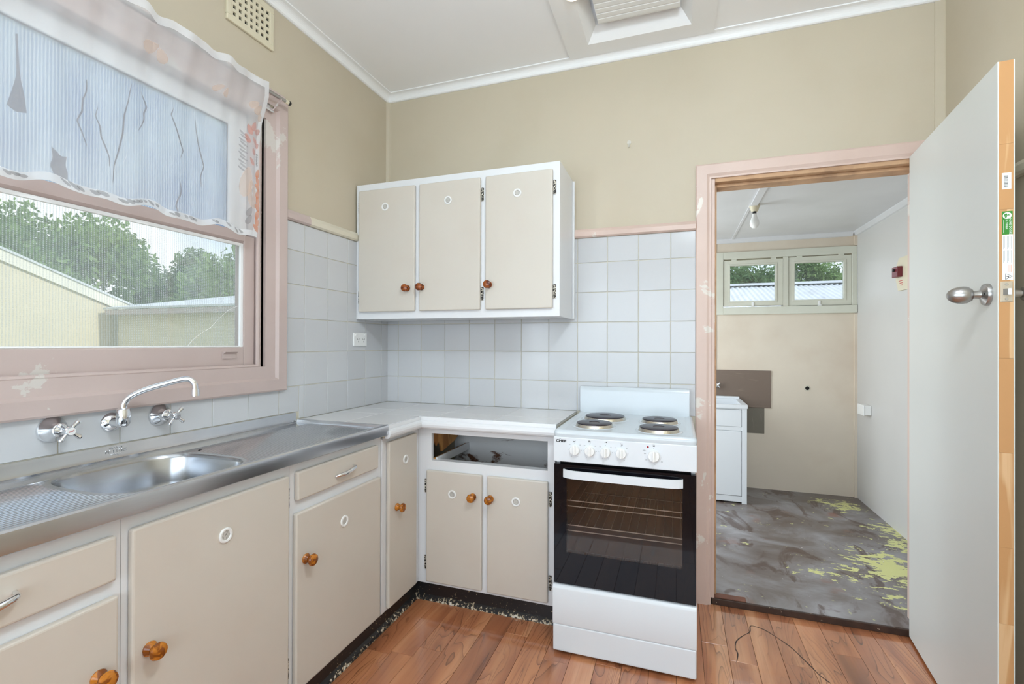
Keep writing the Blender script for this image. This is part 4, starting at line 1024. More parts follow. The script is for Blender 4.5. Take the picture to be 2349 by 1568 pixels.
lathe('indicator_light', [(0, 0.002), (0.003, 0.0015), (0.0038, 0.0)], (1.5255, PF, 0.8418), (0, -1, 0), M['red_light'], pnl, 14)
text('maker_name', 'CHEF', 0.0132, basis((1.195, PF, 0.842), (1.28, 0, 0), (0, 0, 1)) @ Matrix.Diagonal((1.3, 1, 1, 1)), M['ink'], pnl, 0.0002, bold=0.0007)
tube('maker_hat_mark', smooth_path([(1.1865, PF - 0.0003, 0.8495), (1.188, PF - 0.0003, 0.8515), (1.1905, PF - 0.0003, 0.8510), (1.193, PF - 0.0003, 0.8515), (1.1945, PF - 0.0003, 0.8495)], 3), 0.0004, M['ink'], pnl, 5)
# oven door
od = boxes('oven_door', [((sx0 + 0.001, sF - 0.002, 0.279), (1.2165, sF + 0.026, 0.7495)), ((1.6475, sF - 0.002, 0.279), (sx1 - 0.001, sF + 0.026, 0.7495)), ((1.2165, sF - 0.002, 0.279), (1.6475, sF + 0.026, 0.403)), ((1.2165, sF - 0.002, 0.694), (1.6475, sF + 0.026, 0.7495))], M['oven_black'], st)
box('oven_window', (1.2165, sF - 0.0018, 0.403), (1.6475, sF + 0.002, 0.694), M['oven_glass'], od)
bm = bmesh.new()
hp = [(1.2045, 0.0), (1.2048, -0.010), (1.222, -0.021), (1.245, -0.027), (1.3, -0.030), (1.43, -0.031), (1.555, -0.030), (1.61, -0.027), (1.633, -0.021), (1.6495, -0.010), (1.650, 0.0)]
def off_in(i): return hp[i]
A_ = [[bm.verts.new((x, sF - 0.002 + y, z)) for z in (0.7015, 0.7325)] for x, y in hp]
B_ = [[bm.verts.new((1.4273 + (x - 1.4273) * 0.985, sF - 0.002 + min(0, y + 0.007), z)) for z in (0.7015, 0.7325)] for x, y in hp]
for i in range(len(hp) - 1):
    bm.faces.new([A_[i][0], A_[i + 1][0], A_[i + 1][1], A_[i][1]]); bm.faces.new([B_[i][1], B_[i + 1][1], B_[i + 1][0], B_[i][0]])
    bm.faces.new([A_[i][1], A_[i + 1][1], B_[i + 1][1], B_[i][1]]); bm.faces.new([A_[i][0], B_[i][0], B_[i + 1][0], A_[i + 1][0]])
ho = link('handle', to_mesh(bm, 'handle'), M['enamel_matt'], od, smooth=True); sharp(ho.data, 50)
for zt in (0.598, 0.500):
    y = sF + 0.034
    rk = tube('oven_rack', [(1.2045, y, zt - 0.0185), (1.2045, y, zt - 0.004), (1.2085, y, zt), (1.6555, y, zt), (1.6555, y, zt - 0.02), (1.2085, y, zt - 0.0225), (1.2045, y, zt - 0.0185)], 0.0021, M['chrome_wire'], st, 8)
    bm = bmesh.new()
    for k in range(14):
        x = 1.222 + 0.0325 * k; add_tube(bm, [(x, y, zt), (x, -0.12, zt)], 0.0014, 6)
    add_tube(bm, [(1.2045, -0.12, zt), (1.6555, -0.12, zt)], 0.002, 6)
    link('rack_wires', to_mesh(bm, 'rack_wires'), M['chrome_wire'], rk)
boxes('door_gap', [((sx0 + 0.02, sF + 0.028, 0.745), (sx1 - 0.02, sF + 0.034, 0.765))], M['dark'], st)
lp = prism('lower_panel', [(sF + 0.03, 0.120), (sF - 0.006, 0.120), (sF - 0.008, 0.128), (sF - 0.008, 0.258), (sF - 0.004, 0.268), (sF + 0.006, 0.274), (sF + 0.03, 0.274)], 'x', sx0 - 0.002, sx1 + 0.001, M['enamel_matt'], st, smooth=True)
box('plinth_panel', (sx0 - 0.002, sF - 0.006, 0.012), (sx1 + 0.001, sF + 0.03, 0.1185), M['enamel_matt'], st, 0.006, 3)
for fx in (sx0 + 0.045, sx1 - 0.045):
    for fy in (sF + 0.05, sBk - 0.05):
        lathe('foot', [(0.0, 0.0), (0.018, 0.0), (0.018, 0.02), (0.0, 0.02)], (fx, fy, 0.0), (0, 0, 1), M['black'], st, 14)

# ------------------------------------------------------------------ doorway
dr = thing('door_1', 'doorway to the laundry with worn pink timber architraves', None, (2.16, 0.05, 0), kind='structure')
arc = [(0.0, 0.0), (0.0, -0.012), (0.008, -0.012), (0.020, -0.018), (0.062, -0.018), (0.068, -0.014), (0.068, 0.0)]   # distance out from the opening, y
def mitre_prism(name, A, B, mat, parent):
    bm = bmesh.new(); va = [bm.verts.new(p) for p in A]; vb = [bm.verts.new(p) for p in B]; n = len(A)
    for k in range(n): bm.faces.new([va[k], va[(k + 1) % n], vb[(k + 1) % n], vb[k]])
    bm.faces.new(va[::-1]); bm.faces.new(vb)
    return link(name, to_mesh(bm, name), mat, parent)
AX0, AX1, AZ = 1.780, 2.594, 2.008
mitre_prism('architrave', [(AX0 - u, y, 0.0) for u, y in arc], [(AX0 - u, y, AZ + u) for u, y in arc], M['pink_frame'], dr)
mitre_prism('architrave', [(AX1 + u, y, 0.0) for u, y in arc], [(AX1 + u, y, AZ + u) for u, y in arc], M['pink_frame'], dr)
mitre_prism('architrave', [(AX0 - u, y, AZ + u) for u, y in arc], [(AX1 + u, y, AZ + u) for u, y in arc], M['pink_frame'], dr)
box('jamb', (1.780, -0.002, 0.03), (1.797, 0.112, 2.008), M['pink_frame'], dr, 0.002)
box('jamb', (2.588, -0.002, 0.03), (2.596, 0.112, 2.008), M['pink_frame'], dr, 0.002)
box('jamb_head', (1.797, -0.002, 1.990), (2.588, 0.112, 2.010), M['raw_edge'], dr, 0.002)
boxes('door_stop', [((1.797, 0.036, 0.03), (1.807, 0.112, 1.990))], M['raw_edge'], dr, 0.0015)
boxes('door_stop', [((1.807, 0.036, 1.976), (2.588, 0.112, 1.990))], M['raw_edge'], dr, 0.0015)
box('strike_plate', (1.7972, 0.006, 1.33), (1.7985, 0.028, 1.41), M['plate'], dr)
structure(box('trim_9', (1.785, -0.004, 0.0), (2.59, 0.006, 0.029), M['threshold'], None, 0.002), 'dark chipped edge of the step at the laundry doorway')
structure(box('trim_10', (1.797, 0.006, 0.02), (1.935, 0.05, 0.0325), M['timber_red'], None, 0.002), 'short worn timber sill remnant at the doorway step')

# open door leaf: hinged on the right jamb, built in its own frame (x along the leaf)
leaf = bpy.data.objects.new('door_2', None); COL.objects.link(leaf)
leaf.location = (2.546, -0.018, 0.0); leaf.rotation_euler = (0, 0, math.radians(-96.2))
tag(leaf, 'pale grey flush door standing open with raw pine edge and nickel knobs', None, None, 'structure')
DW = 0.746; DT = 0.0355; DH = 2.010
def lk(o): return o
box('leaf', (0.0, 0.0, 0.012), (DW - 0.001, 0.003, DH), M['door_paint'], leaf, local=True)
box('leaf', (0.0, DT - 0.003, 0.012), (DW - 0.001, DT, DH), M['door_paint'], leaf, local=True)
boxes('core', [((0.0, 0.003, 0.012), (DW - 0.03, DT - 0.003, DH - 0.001))], M['pine'], leaf, local=True)
zz = [0.012, 0.46, 0.67, 0.93, 1.19, 1.60, 1.78, 2.0095]
for a, b in zip(zz, zz[1:]):
    box('edge_strip', (DW - 0.03, 0.003, a), (DW, DT - 0.003, b - 0.0004), M['pine'], leaf, local=True)
KZ = 1.371; KX = 0.690
for s, y in ((-1, 0.0), (1, DT)):
    kr = lathe('knob_rose', [(0.0, 0.0), (0.0315, 0.0), (0.0320, 0.005), (0.030, 0.010), (0.020, 0.014), (0.012, 0.018), (0.0105, 0.03), (0.0105, 0.036), (0.0, 0.036)], (KX, y, KZ), (0, s, 0), M['nickel'], leaf, 30, local=True)
    lathe('knob', [(0.0, 0.0335), (0.0115, 0.0335), (0.0180, 0.037), (0.0240, 0.046), (0.0255, 0.056), (0.0245, 0.066), (0.0205, 0.078), (0.0130, 0.088), (0.0050, 0.0925), (0.0, 0.093)], (KX, y, KZ), (0, s, 0), M['nickel'], kr, 30, local=True)
lathe('set_screw', [(0.0, 0.0), (0.0036, 0.0), (0.0036, 0.002), (0.0, 0.0022)], (KX + 0.017, -0.013, KZ), (0.3, -1, 0), M['dark'], leaf, 10, local=True)
ltp = box('latch_plate', (DW, 0.0055, 1.345), (DW + 0.0016, 0.0305, 1.401), M['plate'], leaf, 0.0008, local=True)
prism('latch_bolt', [(DW + 0.001, 0.010), (DW + 0.001, 0.0245), (DW + 0.011, 0.0245), (DW + 0.010, 0.018)], 'z', 1.364, 1.381, M['nickel'], ltp, local=True)
for z in (1.353, 1.393): lathe('screw', [(0, 0.0024), (0.0035, 0.0022), (0.0042, 0.0014)], (DW, 0.018, z), (1, 0, 0), M['screw'], ltp, 12, local=True)
EXF = DW + 0.0003
bc = box('barcode_sticker', (DW, 0.0085, 1.655), (EXF, 0.0280, 1.700), M['paper'], leaf, local=True)
bm = bmesh.new(); random.seed(3); z = 1.660
while z < 1.693:
    h = random.choice((0.0005, 0.0008, 0.0012)); add_box(bm, (EXF, 0.0125, z), (EXF + 0.0001, 0.0215, z + h)); z += h + random.choice((0.0006, 0.0009, 0.0014))
link('barcode_lines', to_mesh(bm, 'barcode_lines'), M['ink'], bc, local=True)
gs = box('green_sticker', (DW, 0.0090, 1.530), (EXF, 0.0305, 1.594), M['green'], leaf, local=True)
lathe('round_mark', [(0, 0.0001), (0.0092, 0.0001)], (EXF, 0.0195, 1.582), (1, 0, 0), M['paper'], gs, 26, local=True)
bm = bmesh.new()
for pts in ([(0.0125, 1.582), (0.0150, 1.589), (0.0165, 1.585), (0.0180, 1.589), (0.0205, 1.582)], [(0.0135, 1.5805), (0.0165, 1.574), (0.0195, 1.5805)], [(0.0208, 1.582), (0.0225, 1.587), (0.0245, 1.582)]):
    bm.faces.new([bm.verts.new((EXF + 0.0003, y, z)) for y, z in pts])
link('peak_mark', to_mesh(bm, 'peak_mark'), M['green'], gs, local=True)
tb = lambda y, z: basis((EXF + 0.0002, y, z), (0, 0, -1), (0, 1, 0))
text('sticker_name', 'HUME DOORS', 0.0070, tb(0.0255, 1.5515), M['paper'], gs, 0.00005, local=True)
text('sticker_name', '& TIMBER', 0.0060, tb(0.0180, 1.5565), M['paper'], gs, 0.00005, local=True)
boxes('sticker_line', [((EXF, 0.0118, 1.534), (EXF + 0.0001, 0.0130, 1.570))], M['paper'], gs, local=True)
wsx = box('white_sticker', (DW, 0.0090, 1.405), (EXF, 0.0315, 1.5295), M['paper'], leaf, local=True)
bm = bmesh.new()
for (z0, z1) in ((1.490, 1.525), (1.452, 1.486)):
    for k in range(7): add_box(bm, (EXF, 0.0112 + 0.0027 * k, z0 + 0.004 * ((k * 7) % 3)), (EXF + 0.0001, 0.0119 + 0.0027 * k, z1))
link('fine_print', to_mesh(bm, 'fine_print'), M['grey_ink'], wsx, local=True)
bm = bmesh.new()
for k in range(4): add_box(bm, (EXF, 0.0205 + 0.0022 * k, 1.427), (EXF + 0.0001, 0.0213 + 0.0022 * k, 1.447))
link('orange_print', to_mesh(bm, 'orange_print'), M['orange_ink'], wsx, local=True)
tube('warning_triangle', [(EXF + 0.0003, 0.0160, 1.4065), (EXF + 0.0003, 0.0160, 1.4225), (EXF + 0.0003, 0.0300, 1.4145), (EXF + 0.0003, 0.0160, 1.4065)], 0.0006, M['ink'], wsx, 6, local=True)
boxes('warning_figure', [((EXF, 0.0180, 1.4135), (EXF + 0.0002, 0.0225, 1.4150)), ((EXF, 0.0215, 1.4110), (EXF + 0.0002, 0.0230, 1.4150))], M['ink'], wsx, local=True)

# ------------------------------------------------------------------ laundry shell
LB = 1.98; LR = 2.965; LZ = 0.03; LC = 2.112
lf_ = structure(boxes('floor_laundry', [((0.78, 0.1, -0.06), (LR + 0.1, LB + 0.1, LZ)), ((1.785, 0.006, -0.06), (2.592, 0.1, LZ))], M['concrete']), 'bare stained concrete laundry floor with flakes of lime paint')
lx0, lx1, lz0, lz1 = 2.000, 2.930, 1.538, 1.942
wlb = structure(boxes('wall_laundry_back', [((0.78, LB, -0.06), (lx0, LB + 0.1, LC + 0.05)), ((lx1, LB, -0.06), (LR + 0.1, LB + 0.1, LC + 0.05)), ((lx0, LB, -0.06), (lx1, LB + 0.1, lz0)), ((lx0, LB, lz1), (lx1, LB + 0.1, LC + 0.05))], M['wall_laundry']), 'stained cream laundry wall below the twin windows')
structure(box('wall_laundry_side', (LR, 0.1, -0.06), (LR + 0.1, LB, LC + 0.05), M['wall_laundry_side']), 'pale laundry side wall carrying the switch box')
structure(boxes('wall_laundry_end', [((0.78, 0.1, -0.06), (0.88, 0.6, LC + 0.05)), ((0.78, 1.5, -0.06), (0.88, LB, LC + 0.05)), ((0.78, 0.6, 2.0), (0.88, 1.5, LC + 0.05))], M['wall_laundry']), 'laundry end wall with the open outside doorway')
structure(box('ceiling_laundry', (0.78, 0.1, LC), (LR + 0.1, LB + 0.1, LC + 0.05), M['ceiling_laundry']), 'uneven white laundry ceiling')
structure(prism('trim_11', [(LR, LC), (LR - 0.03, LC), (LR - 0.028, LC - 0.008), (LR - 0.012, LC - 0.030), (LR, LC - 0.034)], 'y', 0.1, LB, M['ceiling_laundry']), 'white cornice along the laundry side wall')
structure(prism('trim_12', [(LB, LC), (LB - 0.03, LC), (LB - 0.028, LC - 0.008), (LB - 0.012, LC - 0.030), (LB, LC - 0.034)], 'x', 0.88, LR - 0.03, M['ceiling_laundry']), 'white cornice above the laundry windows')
structure(boxes('trim_13', [((LR - 0.018, LB - 0.018, LZ), (LR, LB, 1.472)), ((LR - 0.018, LB - 0.018, 2.004), (LR, LB, LC - 0.03))], M['wall_laundry']), 'thin corner strip in the laundry corner')
structure(boxes('trim_14', [((1.925, LB - 0.008, LZ), (1.945, LB, 1.472)), ((1.925, LB - 0.008, 2.004), (1.945, LB, LC - 0.03))], M['wall_laundry']), 'narrow cover strip on the laundry back wall')
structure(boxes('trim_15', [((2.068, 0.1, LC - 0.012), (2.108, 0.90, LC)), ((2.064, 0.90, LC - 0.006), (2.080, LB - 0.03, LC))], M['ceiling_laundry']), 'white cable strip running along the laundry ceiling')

lw = thing('window_2', 'pair of small awning windows with pale green-grey frames in the laundry', None, (2.45, LB, 1.475), kind='structure')
fy = LB - 0.014
boxes('casing', [((1.942, fy, 1.475), (2.002, LB, 2.003))], M['sage'], lw, 0.003)
boxes('casing', [((2.002, fy, 1.943), (LR - 0.001, LB, 2.003))], M['sage'], lw, 0.003)
boxes('casing', [((2.002, fy - 0.012, 1.475), (LR - 0.001, LB, 1.537))], M['sage'], lw, 0.004)
boxes('casing', [((2.930, fy, 1.537), (LR - 0.001, LB, 1.943))], M['sage'], lw, 0.003)
box('mullion', (2.452, fy - 0.002, 1.537), (2.486, LB + 0.08, 1.943), M['sage'], lw, 0.003)
for (xa, xb, ga, gb) in ((2.004, 2.450, 2.055, 2.396), (2.488, 2.928, 2.534, 2.879)):
    za, zb = (1.548, 1.930) if xa < 2.2 else (1.541, 1.934)
    sy0, sy1 = LB - 0.006, LB + 0.034
    s = boxes('sash', [((xa, sy0, za), (ga, sy1, zb)), ((gb, sy0, za), (xb, sy1, zb)), ((ga, sy0, za), (gb, sy1, 1.589)), ((ga, sy0, 1.887), (gb, sy1, zb))], M['sage'], lw)
    boxes('glazing_bead', [((ga - 0.012, sy0 - 0.004, 1.577), (ga, sy0 + 0.004, 1.899)), ((gb, sy0 - 0.004, 1.577), (gb + 0.012, sy0 + 0.004, 1.899)), ((ga, sy0 - 0.004, 1.577), (gb, sy0 + 0.004, 1.589)), ((ga, sy0 - 0.004, 1.887), (gb, sy0 + 0.004, 1.899))], M['sage'], s, 0.001)
    box('pane', (ga - 0.002, LB + 0.020, 1.587), (gb + 0.002, LB + 0.023, 1.889), M['glass_clear'], s)
    for hx_ in (xa + 0.06, xb - 0.09):
        box('hinge', (hx_, sy0 - 0.004, zb - 0.004), (hx_ + 0.04, sy0, zb + 0.012), M['sage'], s, 0.001)
    mx = (xa + xb) / 2
    boxes('catch', [((mx - 0.008, sy0 - 0.008, 1.545), (mx + 0.008, sy0, 1.578)), ((mx - 0.014, sy0 - 0.014, 1.534), (mx + 0.014, sy0 - 0.006, 1.545))], M['white_plastic'], s, 0.002)

# laundry fittings
bl = thing('bare_bulb', 'unlit bare bulb in a batten holder on the laundry ceiling', 'light bulb', (2.094, 0.925, LC))
lathe('holder', [(0.0, 0.0), (0.030, 0.0), (0.031, 0.012), (0.026, 0.018), (0.024, 0.030), (0.017, 0.042), (0.0, 0.043)], (2.094, 0.925, LC - 0.001), (0, 0, -1), M['cream_plastic'], bl, 24)
lathe('collar', [(0.0, 0.042), (0.0115, 0.042), (0.0115, 0.058), (0.0, 0.058)], (2.094, 0.925, LC), (0, 0, -1), M['black'], bl, 16)
lathe('glass_globe', [(0.0, 0.056), (0.012, 0.057), (0.014, 0.072), (0.020, 0.088), (0.026, 0.104), (0.0275, 0.118), (0.024, 0.134), (0.014, 0.146), (0.0, 0.150)], (2.094, 0.925, LC), (0, 0, -1), M['white_plastic'], bl, 24)
tg = thing('laundry_trough', 'white metal laundry trough cabinet standing against the laundry wall', 'laundry sink', (1.85, 1.72, LZ))
tx0, tx1, ty0, ty1 = 1.566, 2.126, 1.50, 1.965
boxes('cabinet', [((tx0, ty0 + 0.012, LZ + 0.004), (tx0 + 0.012, ty1, 0.745)), ((tx1 - 0.012, ty0 + 0.012, LZ + 0.004), (tx1, ty1, 0.745)), ((tx0, ty0, LZ), (tx0 + 0.034, ty0 + 0.012, 0.745)), ((tx1 - 0.034, ty0, LZ), (tx1, ty0 + 0.012, 0.745)), ((tx0 + 0.034, ty0 + 0.004, LZ + 0.012), (tx1 - 0.034, ty0 + 0.014, 0.085)), ((tx0 + 0.034, ty0 + 0.004, 0.575), (tx1 - 0.034, ty0 + 0.014, 0.605)), ((tx0 + 0.034, ty0 + 0.004, 0.735), (tx1 - 0.034, ty0 + 0.014, 0.745)), ((tx0 + 0.012, ty1 - 0.01, LZ + 0.01), (tx1 - 0.012, ty1, 0.745))], M['enamel_matt'], tg, 0.0015)
box('top_panel', (tx0 + 0.036, ty0 + 0.001, 0.606), (tx1 - 0.036, ty0 + 0.016, 0.733), M['enamel_matt'], tg, 0.003)
box('door', (tx0 + 0.036, ty0 + 0.001, 0.088), (tx1 - 0.036, ty0 + 0.016, 0.573), M['enamel_matt'], tg, 0.003)
bm = bmesh.new()
ra = [(tx0 - 0.004, ty0 - 0.006), (tx1 + 0.004, ty0 - 0.006), (tx1 + 0.004, ty1 + 0.002), (tx0 - 0.004, ty1 + 0.002)]
ri = [(tx0 + 0.035, ty0 + 0.035), (tx1 - 0.035, ty0 + 0.035), (tx1 - 0.035, ty1 - 0.06), (tx0 + 0.035, ty1 - 0.06)]
lv = [[bm.verts.new((x, y, z)) for x, y in ra] for z in (0.745, 0.772)] + [[bm.verts.new((x, y, z)) for x, y in ri] for z in (0.770,)] + [[bm.verts.new((cx_ * 0.9 + 0.1 * 1.846, cy_ * 0.9 + 0.1 * 1.72, 0.50)) for cx_, cy_ in ri]]
for p, qn in zip(lv, lv[1:]):
    for k in range(4): bm.faces.new([p[k], p[(k + 1) % 4], qn[(k + 1) % 4], qn[k]])
bm.faces.new(lv[-1])
link('tub', to_mesh(bm, 'tub'), M['enamel_matt'], tg)
box('tub_upstand', (tx0, ty1 - 0.03, 0.768), (tx1 - 0.002, ty1 + 0.001, 0.790), M['enamel_matt'], tg, 0.004)
lt = thing('laundry_tap', 'small chrome wall tap on the brown board behind the trough', 'tap', (1.955, 1.95, 0.88))
lathe('flange', [(0, 0), (0.026, 0), (0.027, 0.004), (0.016, 0.018), (0.013, 0.04), (0, 0.04)], (1.955, 1.975, 0.88), (0, -1, 0), M['chrome'], lt, 22)
hd = lathe('handle', [(0, 0.05), (0.010, 0.05), (0.011, 0.065), (0, 0.068)], (1.955, 1.985, 0.88), (0, -1, 0), M['chrome'], lt, 16)
for k in range(4):
    a = PI / 4 + k * PI / 2; d_ = Vector((math.cos(a), 0, math.sin(a))); c0 = Vector((1.955, 1.928, 0.88))
    tube('handle_arm', [c0 + d_ * 0.006, c0 + d_ * 0.026], [0.004, 0.006], M['chrome'], hd, 10)
tag(box('splash_board', (1.70, LB - 0.010, 0.700), (2.363, LB - 0.0005, 1.008), M['masonite'], None, 0.002), 'bare brown board fixed to the laundry wall behind the trough', 'board')
tag(box('patch_board', (2.13, LB - 0.005, 0.487), (2.316, LB - 0.0005, 0.699), M['grey_board'], None, 0.001), 'raw grey patch board below the brown splash board', 'board')
ph = thing('pipe_outlet', 'small round capped pipe hole in the laundry back wall', 'pipe', (2.626, LB, 0.873))
lathe('collar', [(0.014, 0.0), (0.023, 0.0), (0.022, 0.004), (0.015, 0.005)], (2.626, LB, 0.873), (0, -1, 0), M['grout'], ph, 20)
lathe('bore', [(0.0, 0.003), (0.015, 0.003)], (2.626, LB, 0.873), (0, -1, 0), M['dark'], ph, 16)
sw = thing('switch_box', 'white surface mounted power box on the laundry side wall', 'power outlet', (LR, 1.72, 0.71))
box('mounting_block', (LR - 0.044, 1.675, 0.712), (LR, 1.790, 0.782), M['white_plastic'], sw, 0.004)
box('face_plate', (LR - 0.053, 1.672, 0.709), (LR - 0.044, 1.793, 0.785), M['white_plastic'], sw, 0.003)
mt = thing('isolator_switch', 'cream plate with a maroon switch block on the laundry side wall', 'switch', (LR, 1.16, 1.57))
prism('plate', [(1.04, 1.58), (1.06, 1.566), (1.215, 1.566), (1.248, 1.635), (1.248, 1.715), (1.205, 1.772), (1.06, 1.772), (1.04, 1.755)], 'x', LR - 0.010, LR, M['cream_plastic'], mt)
box('switch_block', (LR - 0.040, 1.150, 1.650), (LR - 0.010, 1.226, 1.716), M['maroon'], mt, 0.003)
box('switch_lever', (LR - 0.050, 1.178, 1.686), (LR - 0.040, 1.194, 1.702), M['black'], mt, 0.002)
for k in range(3):
    box('print_line', (LR - 0.0104, 1.15, 1.625 - 0.014 * k), (LR - 0.0100, 1.205 - 0.012 * k, 1.629 - 0.014 * k), M['red_ink'], mt)

# ------------------------------------------------------------------ outside
gnd = structure(box('ground', (-45, -30, -0.5), (40, 45, -0.42), M['grass']), 'grassy yard around the house')
gb = thing('gable_outbuilding', 'cream gabled outbuilding facing the sink window across the yard', 'building', (-8.5, -1.2, -0.42))
pk = (-1.25, 3.47)
bm = bmesh.new(); add_prism(bm, [(-5.4, -0.42), (2.90, -0.42), (2.90, 1.72), pk, (-5.4, 1.72)], 'x', -7.2, -7.02)
link('gable_wall', to_mesh(bm, 'gable_wall'), M['shed_wall'], gb)
box('side_wall', (-12.0, 2.75, -0.42), (-7.2, 2.90, 1.70), M['shed_wall'], gb)
def slope_board(bm, y0, z0, y1, z1, wd, xa, xb):
    d = Vector((0, y1 - y0, z1 - z0)).normalized(); n = Vector((0, -d.z, d.y)) * (1 if d.y > 0 else -1)
    A = [Vector((xa, y0, z0)), Vector((xa, y1, z1)), Vector((xa, y1, z1)) - n * wd, Vector((xa, y0, z0)) - n * wd]
    va = [bm.verts.new(p) for p in A]; vb = [bm.verts.new(p + Vector((xb - xa, 0, 0))) for p in A]
    bm.faces.new(va); bm.faces.new(vb[::-1])
    for k in range(4): bm.faces.new([va[k], vb[k], vb[(k + 1) % 4], va[(k + 1) % 4]])
for side, (ye, ze) in (('a', (3.15, 1.80)), ('b', (-5.65, 1.80))):
    bm = bmesh.new(); slope_board(bm, ye, ze, pk[0], pk[1] + 0.06, 0.15, -6.98, -7.05); link('barge_board', to_mesh(bm, 'barge_board'), M['shed_trim'], gb)
    bm = bmesh.new(); slope_board(bm, ye, ze + 0.02, pk[0], pk[1] + 0.08, 0.03, -6.96, -12.2); link('roof_slope', to_mesh(bm, 'roof_slope'), M['roof_white'], gb)
wg = thing('side_wing', 'low cream wing with a pinkish gutter beside the gabled outbuilding', 'building', (-4.5, 3.4, -0.42))
box('wall', (-6.9, 2.78, -0.42), (-1.6, 2.92, 1.66), M['shed_wall'], wg)
prism('gutter', [(2.60, 1.66), (2.78, 1.66), (2.78, 1.74), (2.62, 1.74), (2.58, 1.735)], 'x', -6.9, -1.5, M['gutter'], wg)
prism('roof', [(2.56, 1.74), (2.56, 1.77), (5.6, 2.3), (5.6, 2.27)], 'x', -6.9, -1.5, M['roof_white'], wg)
box('far_wall', (-6.9, 5.4, -0.42), (-1.6, 5.5, 2.2), M['shed_wall'], wg)
# corrugated shed behind the laundry windows
cs = thing('corrugated_shed', 'low shed with a white corrugated iron roof outside the laundry windows', 'shed', (4, 6.5, -0.42))
bm = bmesh.new(); cols = []
nx = 4 * 118
for i in range(nx + 1):
    x = 0.2 + 0.076 * i / 4; dz = 0.011 * math.sin(i * PI / 2)
    cols.append([bm.verts.new((x, y, z + dz)) for y, z in ((4.3, 1.52), (7.0, 2.262))])
for a, b in zip(cols, cols[1:]): bm.faces.new([a[0], b[0], b[1], a[1]])
link('roof_sheet', to_mesh(bm, 'roof_sheet'), M['roof_white'], cs, smooth=True)
bm = bmesh.new()
a = [bm.verts.new((0.2, y, z)) for y, z in ((6.88, 2.262), (7.0, 2.315), (7.12, 2.262), (7.0, 2.27))]; b = [bm.verts.new((9.2, y, z)) for y, z in ((6.88, 2.262), (7.0, 2.315), (7.12, 2.262), (7.0, 2.27))]
for k in range(4): bm.faces.new([a[k], a[(k + 1) % 4], b[(k + 1) % 4], b[k]])
bm.faces.new(a); bm.faces.new(b)
link('ridge_cap', to_mesh(bm, 'ridge_cap'), M['roof_cap'], cs)
bm = bmesh.new(); a = [bm.verts.new(p) for p in ((0.2, 7.02, 2.25), (9.2, 7.02, 2.25), (9.2, 9.6, 1.5), (0.2, 9.6, 1.5))]; bm.faces.new(a)
a = [bm.verts.new((p.co.x, p.co.y, p.co.z - 0.02)) for p in a]; bm.faces.new(a)
link('rear_slope', to_mesh(bm, 'rear_slope'), M['roof_white'], cs)
boxes('walls', [((0.4, 4.5, -0.42), (9.0, 4.6, 1.52)), ((0.4, 9.3, -0.42), (9.0, 9.4, 1.45)), ((0.4, 4.6, -0.42), (0.5, 9.3, 1.48)), ((8.9, 4.6, -0.42), (9.0, 9.3, 1.48))], M['shed_wall'], cs)

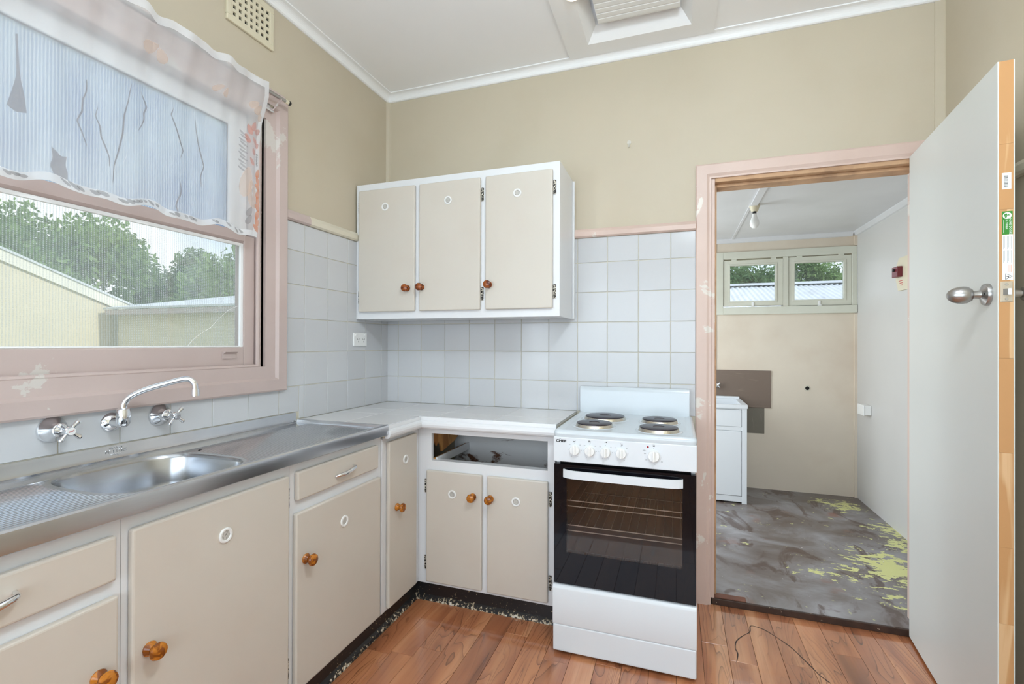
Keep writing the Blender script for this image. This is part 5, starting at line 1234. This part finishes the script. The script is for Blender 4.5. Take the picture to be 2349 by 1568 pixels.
def tree(label, x, y, h, rx, mat, seed, group='trees beyond the yard', n=11000, base=-0.42, leaf=0.85):
    random.seed(seed)
    t = thing('tree', label, 'tree', (x, y, base), group)
    tube('trunk', [(x, y, base), (x + 0.1, y + 0.05, base + h * 0.3), (x - 0.05, y, base + h * 0.62)], [0.18, 0.14, 0.07], M['bark'], t, 10)
    verts = []; faces = []
    blobs = []
    for k in range(15):
        a = random.uniform(0, 2 * PI); rr_ = rx * math.sqrt(random.random()) * 0.75; zz_ = base + h * random.uniform(0.30, 0.88)
        taper = 1.0 - 0.5 * max(0, (zz_ - base) / h - 0.5)
        blobs.append((Vector((x + rr_ * math.cos(a) * taper, y + rr_ * math.sin(a) * taper, zz_)), rx * random.uniform(0.34, 0.55)))
    for k in range(n):
        c, r = random.choice(blobs)
        d_ = Vector((random.gauss(0, 1), random.gauss(0, 1), random.gauss(0, 1))).normalized()
        p = c + d_ * r * random.uniform(0.50, 1.08)
        u = Vector((random.gauss(0, 1), random.gauss(0, 1), random.gauss(0, 1))).normalized(); v = u.orthogonal().normalized()
        s = random.uniform(0.06, 0.15) * leaf
        i0 = len(verts)
        verts += [p - u * s, p + v * s * 0.45, p + u * s, p - v * s * 0.45]; faces.append((i0, i0 + 1, i0 + 2, i0 + 3))
    for c, r in blobs:
        i0 = len(verts); m_ = 8
        for a in range(m_):
            for b_ in range(5):
                th = PI * (b_ + 0.5) / 5; ph_ = 2 * PI * a / m_
                verts.append(c + Vector((math.sin(th) * math.cos(ph_), math.sin(th) * math.sin(ph_), math.cos(th))) * r * 0.50)
        for a in range(m_):
            for b_ in range(4):
                faces.append((i0 + a * 5 + b_, i0 + ((a + 1) % m_) * 5 + b_, i0 + ((a + 1) % m_) * 5 + b_ + 1, i0 + a * 5 + b_ + 1))
    me = bpy.data.meshes.new('crown'); me.from_pydata([tuple(v) for v in verts], [], faces); me.update()
    link('crown', me, mat, t)
    return t
tree('broad green tree rising over the low end of the gabled roof', -15.0, 6.4, 5.4, 2.1, M['leaf_a'], 1)
tree('dark tree behind the steep part of the gabled roof', -17.5, 2.2, 6.0, 2.1, M['leaf_b'], 2)
tree('tall green tree seen above the pinkish gutter', -11.6, 9.6, 4.7, 1.8, M['leaf_a'], 3)
tree('darker tree at the window edge beyond the low wing', -8.6, 12.8, 4.5, 1.8, M['leaf_b'], 4)
tree('pale tree furthest along the gable ridge', -18.5, -2.2, 6.2, 2.0, M['leaf_a'], 5)
tree('shadowy tree in the gap behind the broad green tree', -17.5, 11.4, 5.5, 2.3, M['leaf_b'], 9)
tree('distant tree in the gap above the gutter end', -14.5, 17.5, 5.4, 2.3, M['leaf_b'], 10)
tree('dark green tree framed by the first laundry pane', 3.55, 12.6, 4.2, 1.25, M['leaf_b'], 6, n=13000, leaf=0.55)
tree('mid green tree filling the second laundry pane', 6.0, 17.0, 5.2, 1.6, M['leaf_a'], 7, n=14000, leaf=0.6)
tree('dark tree at the outer edge of the second laundry pane', 7.2, 12.8, 4.2, 1.3, M['leaf_c'], 12, n=12000, leaf=0.55)
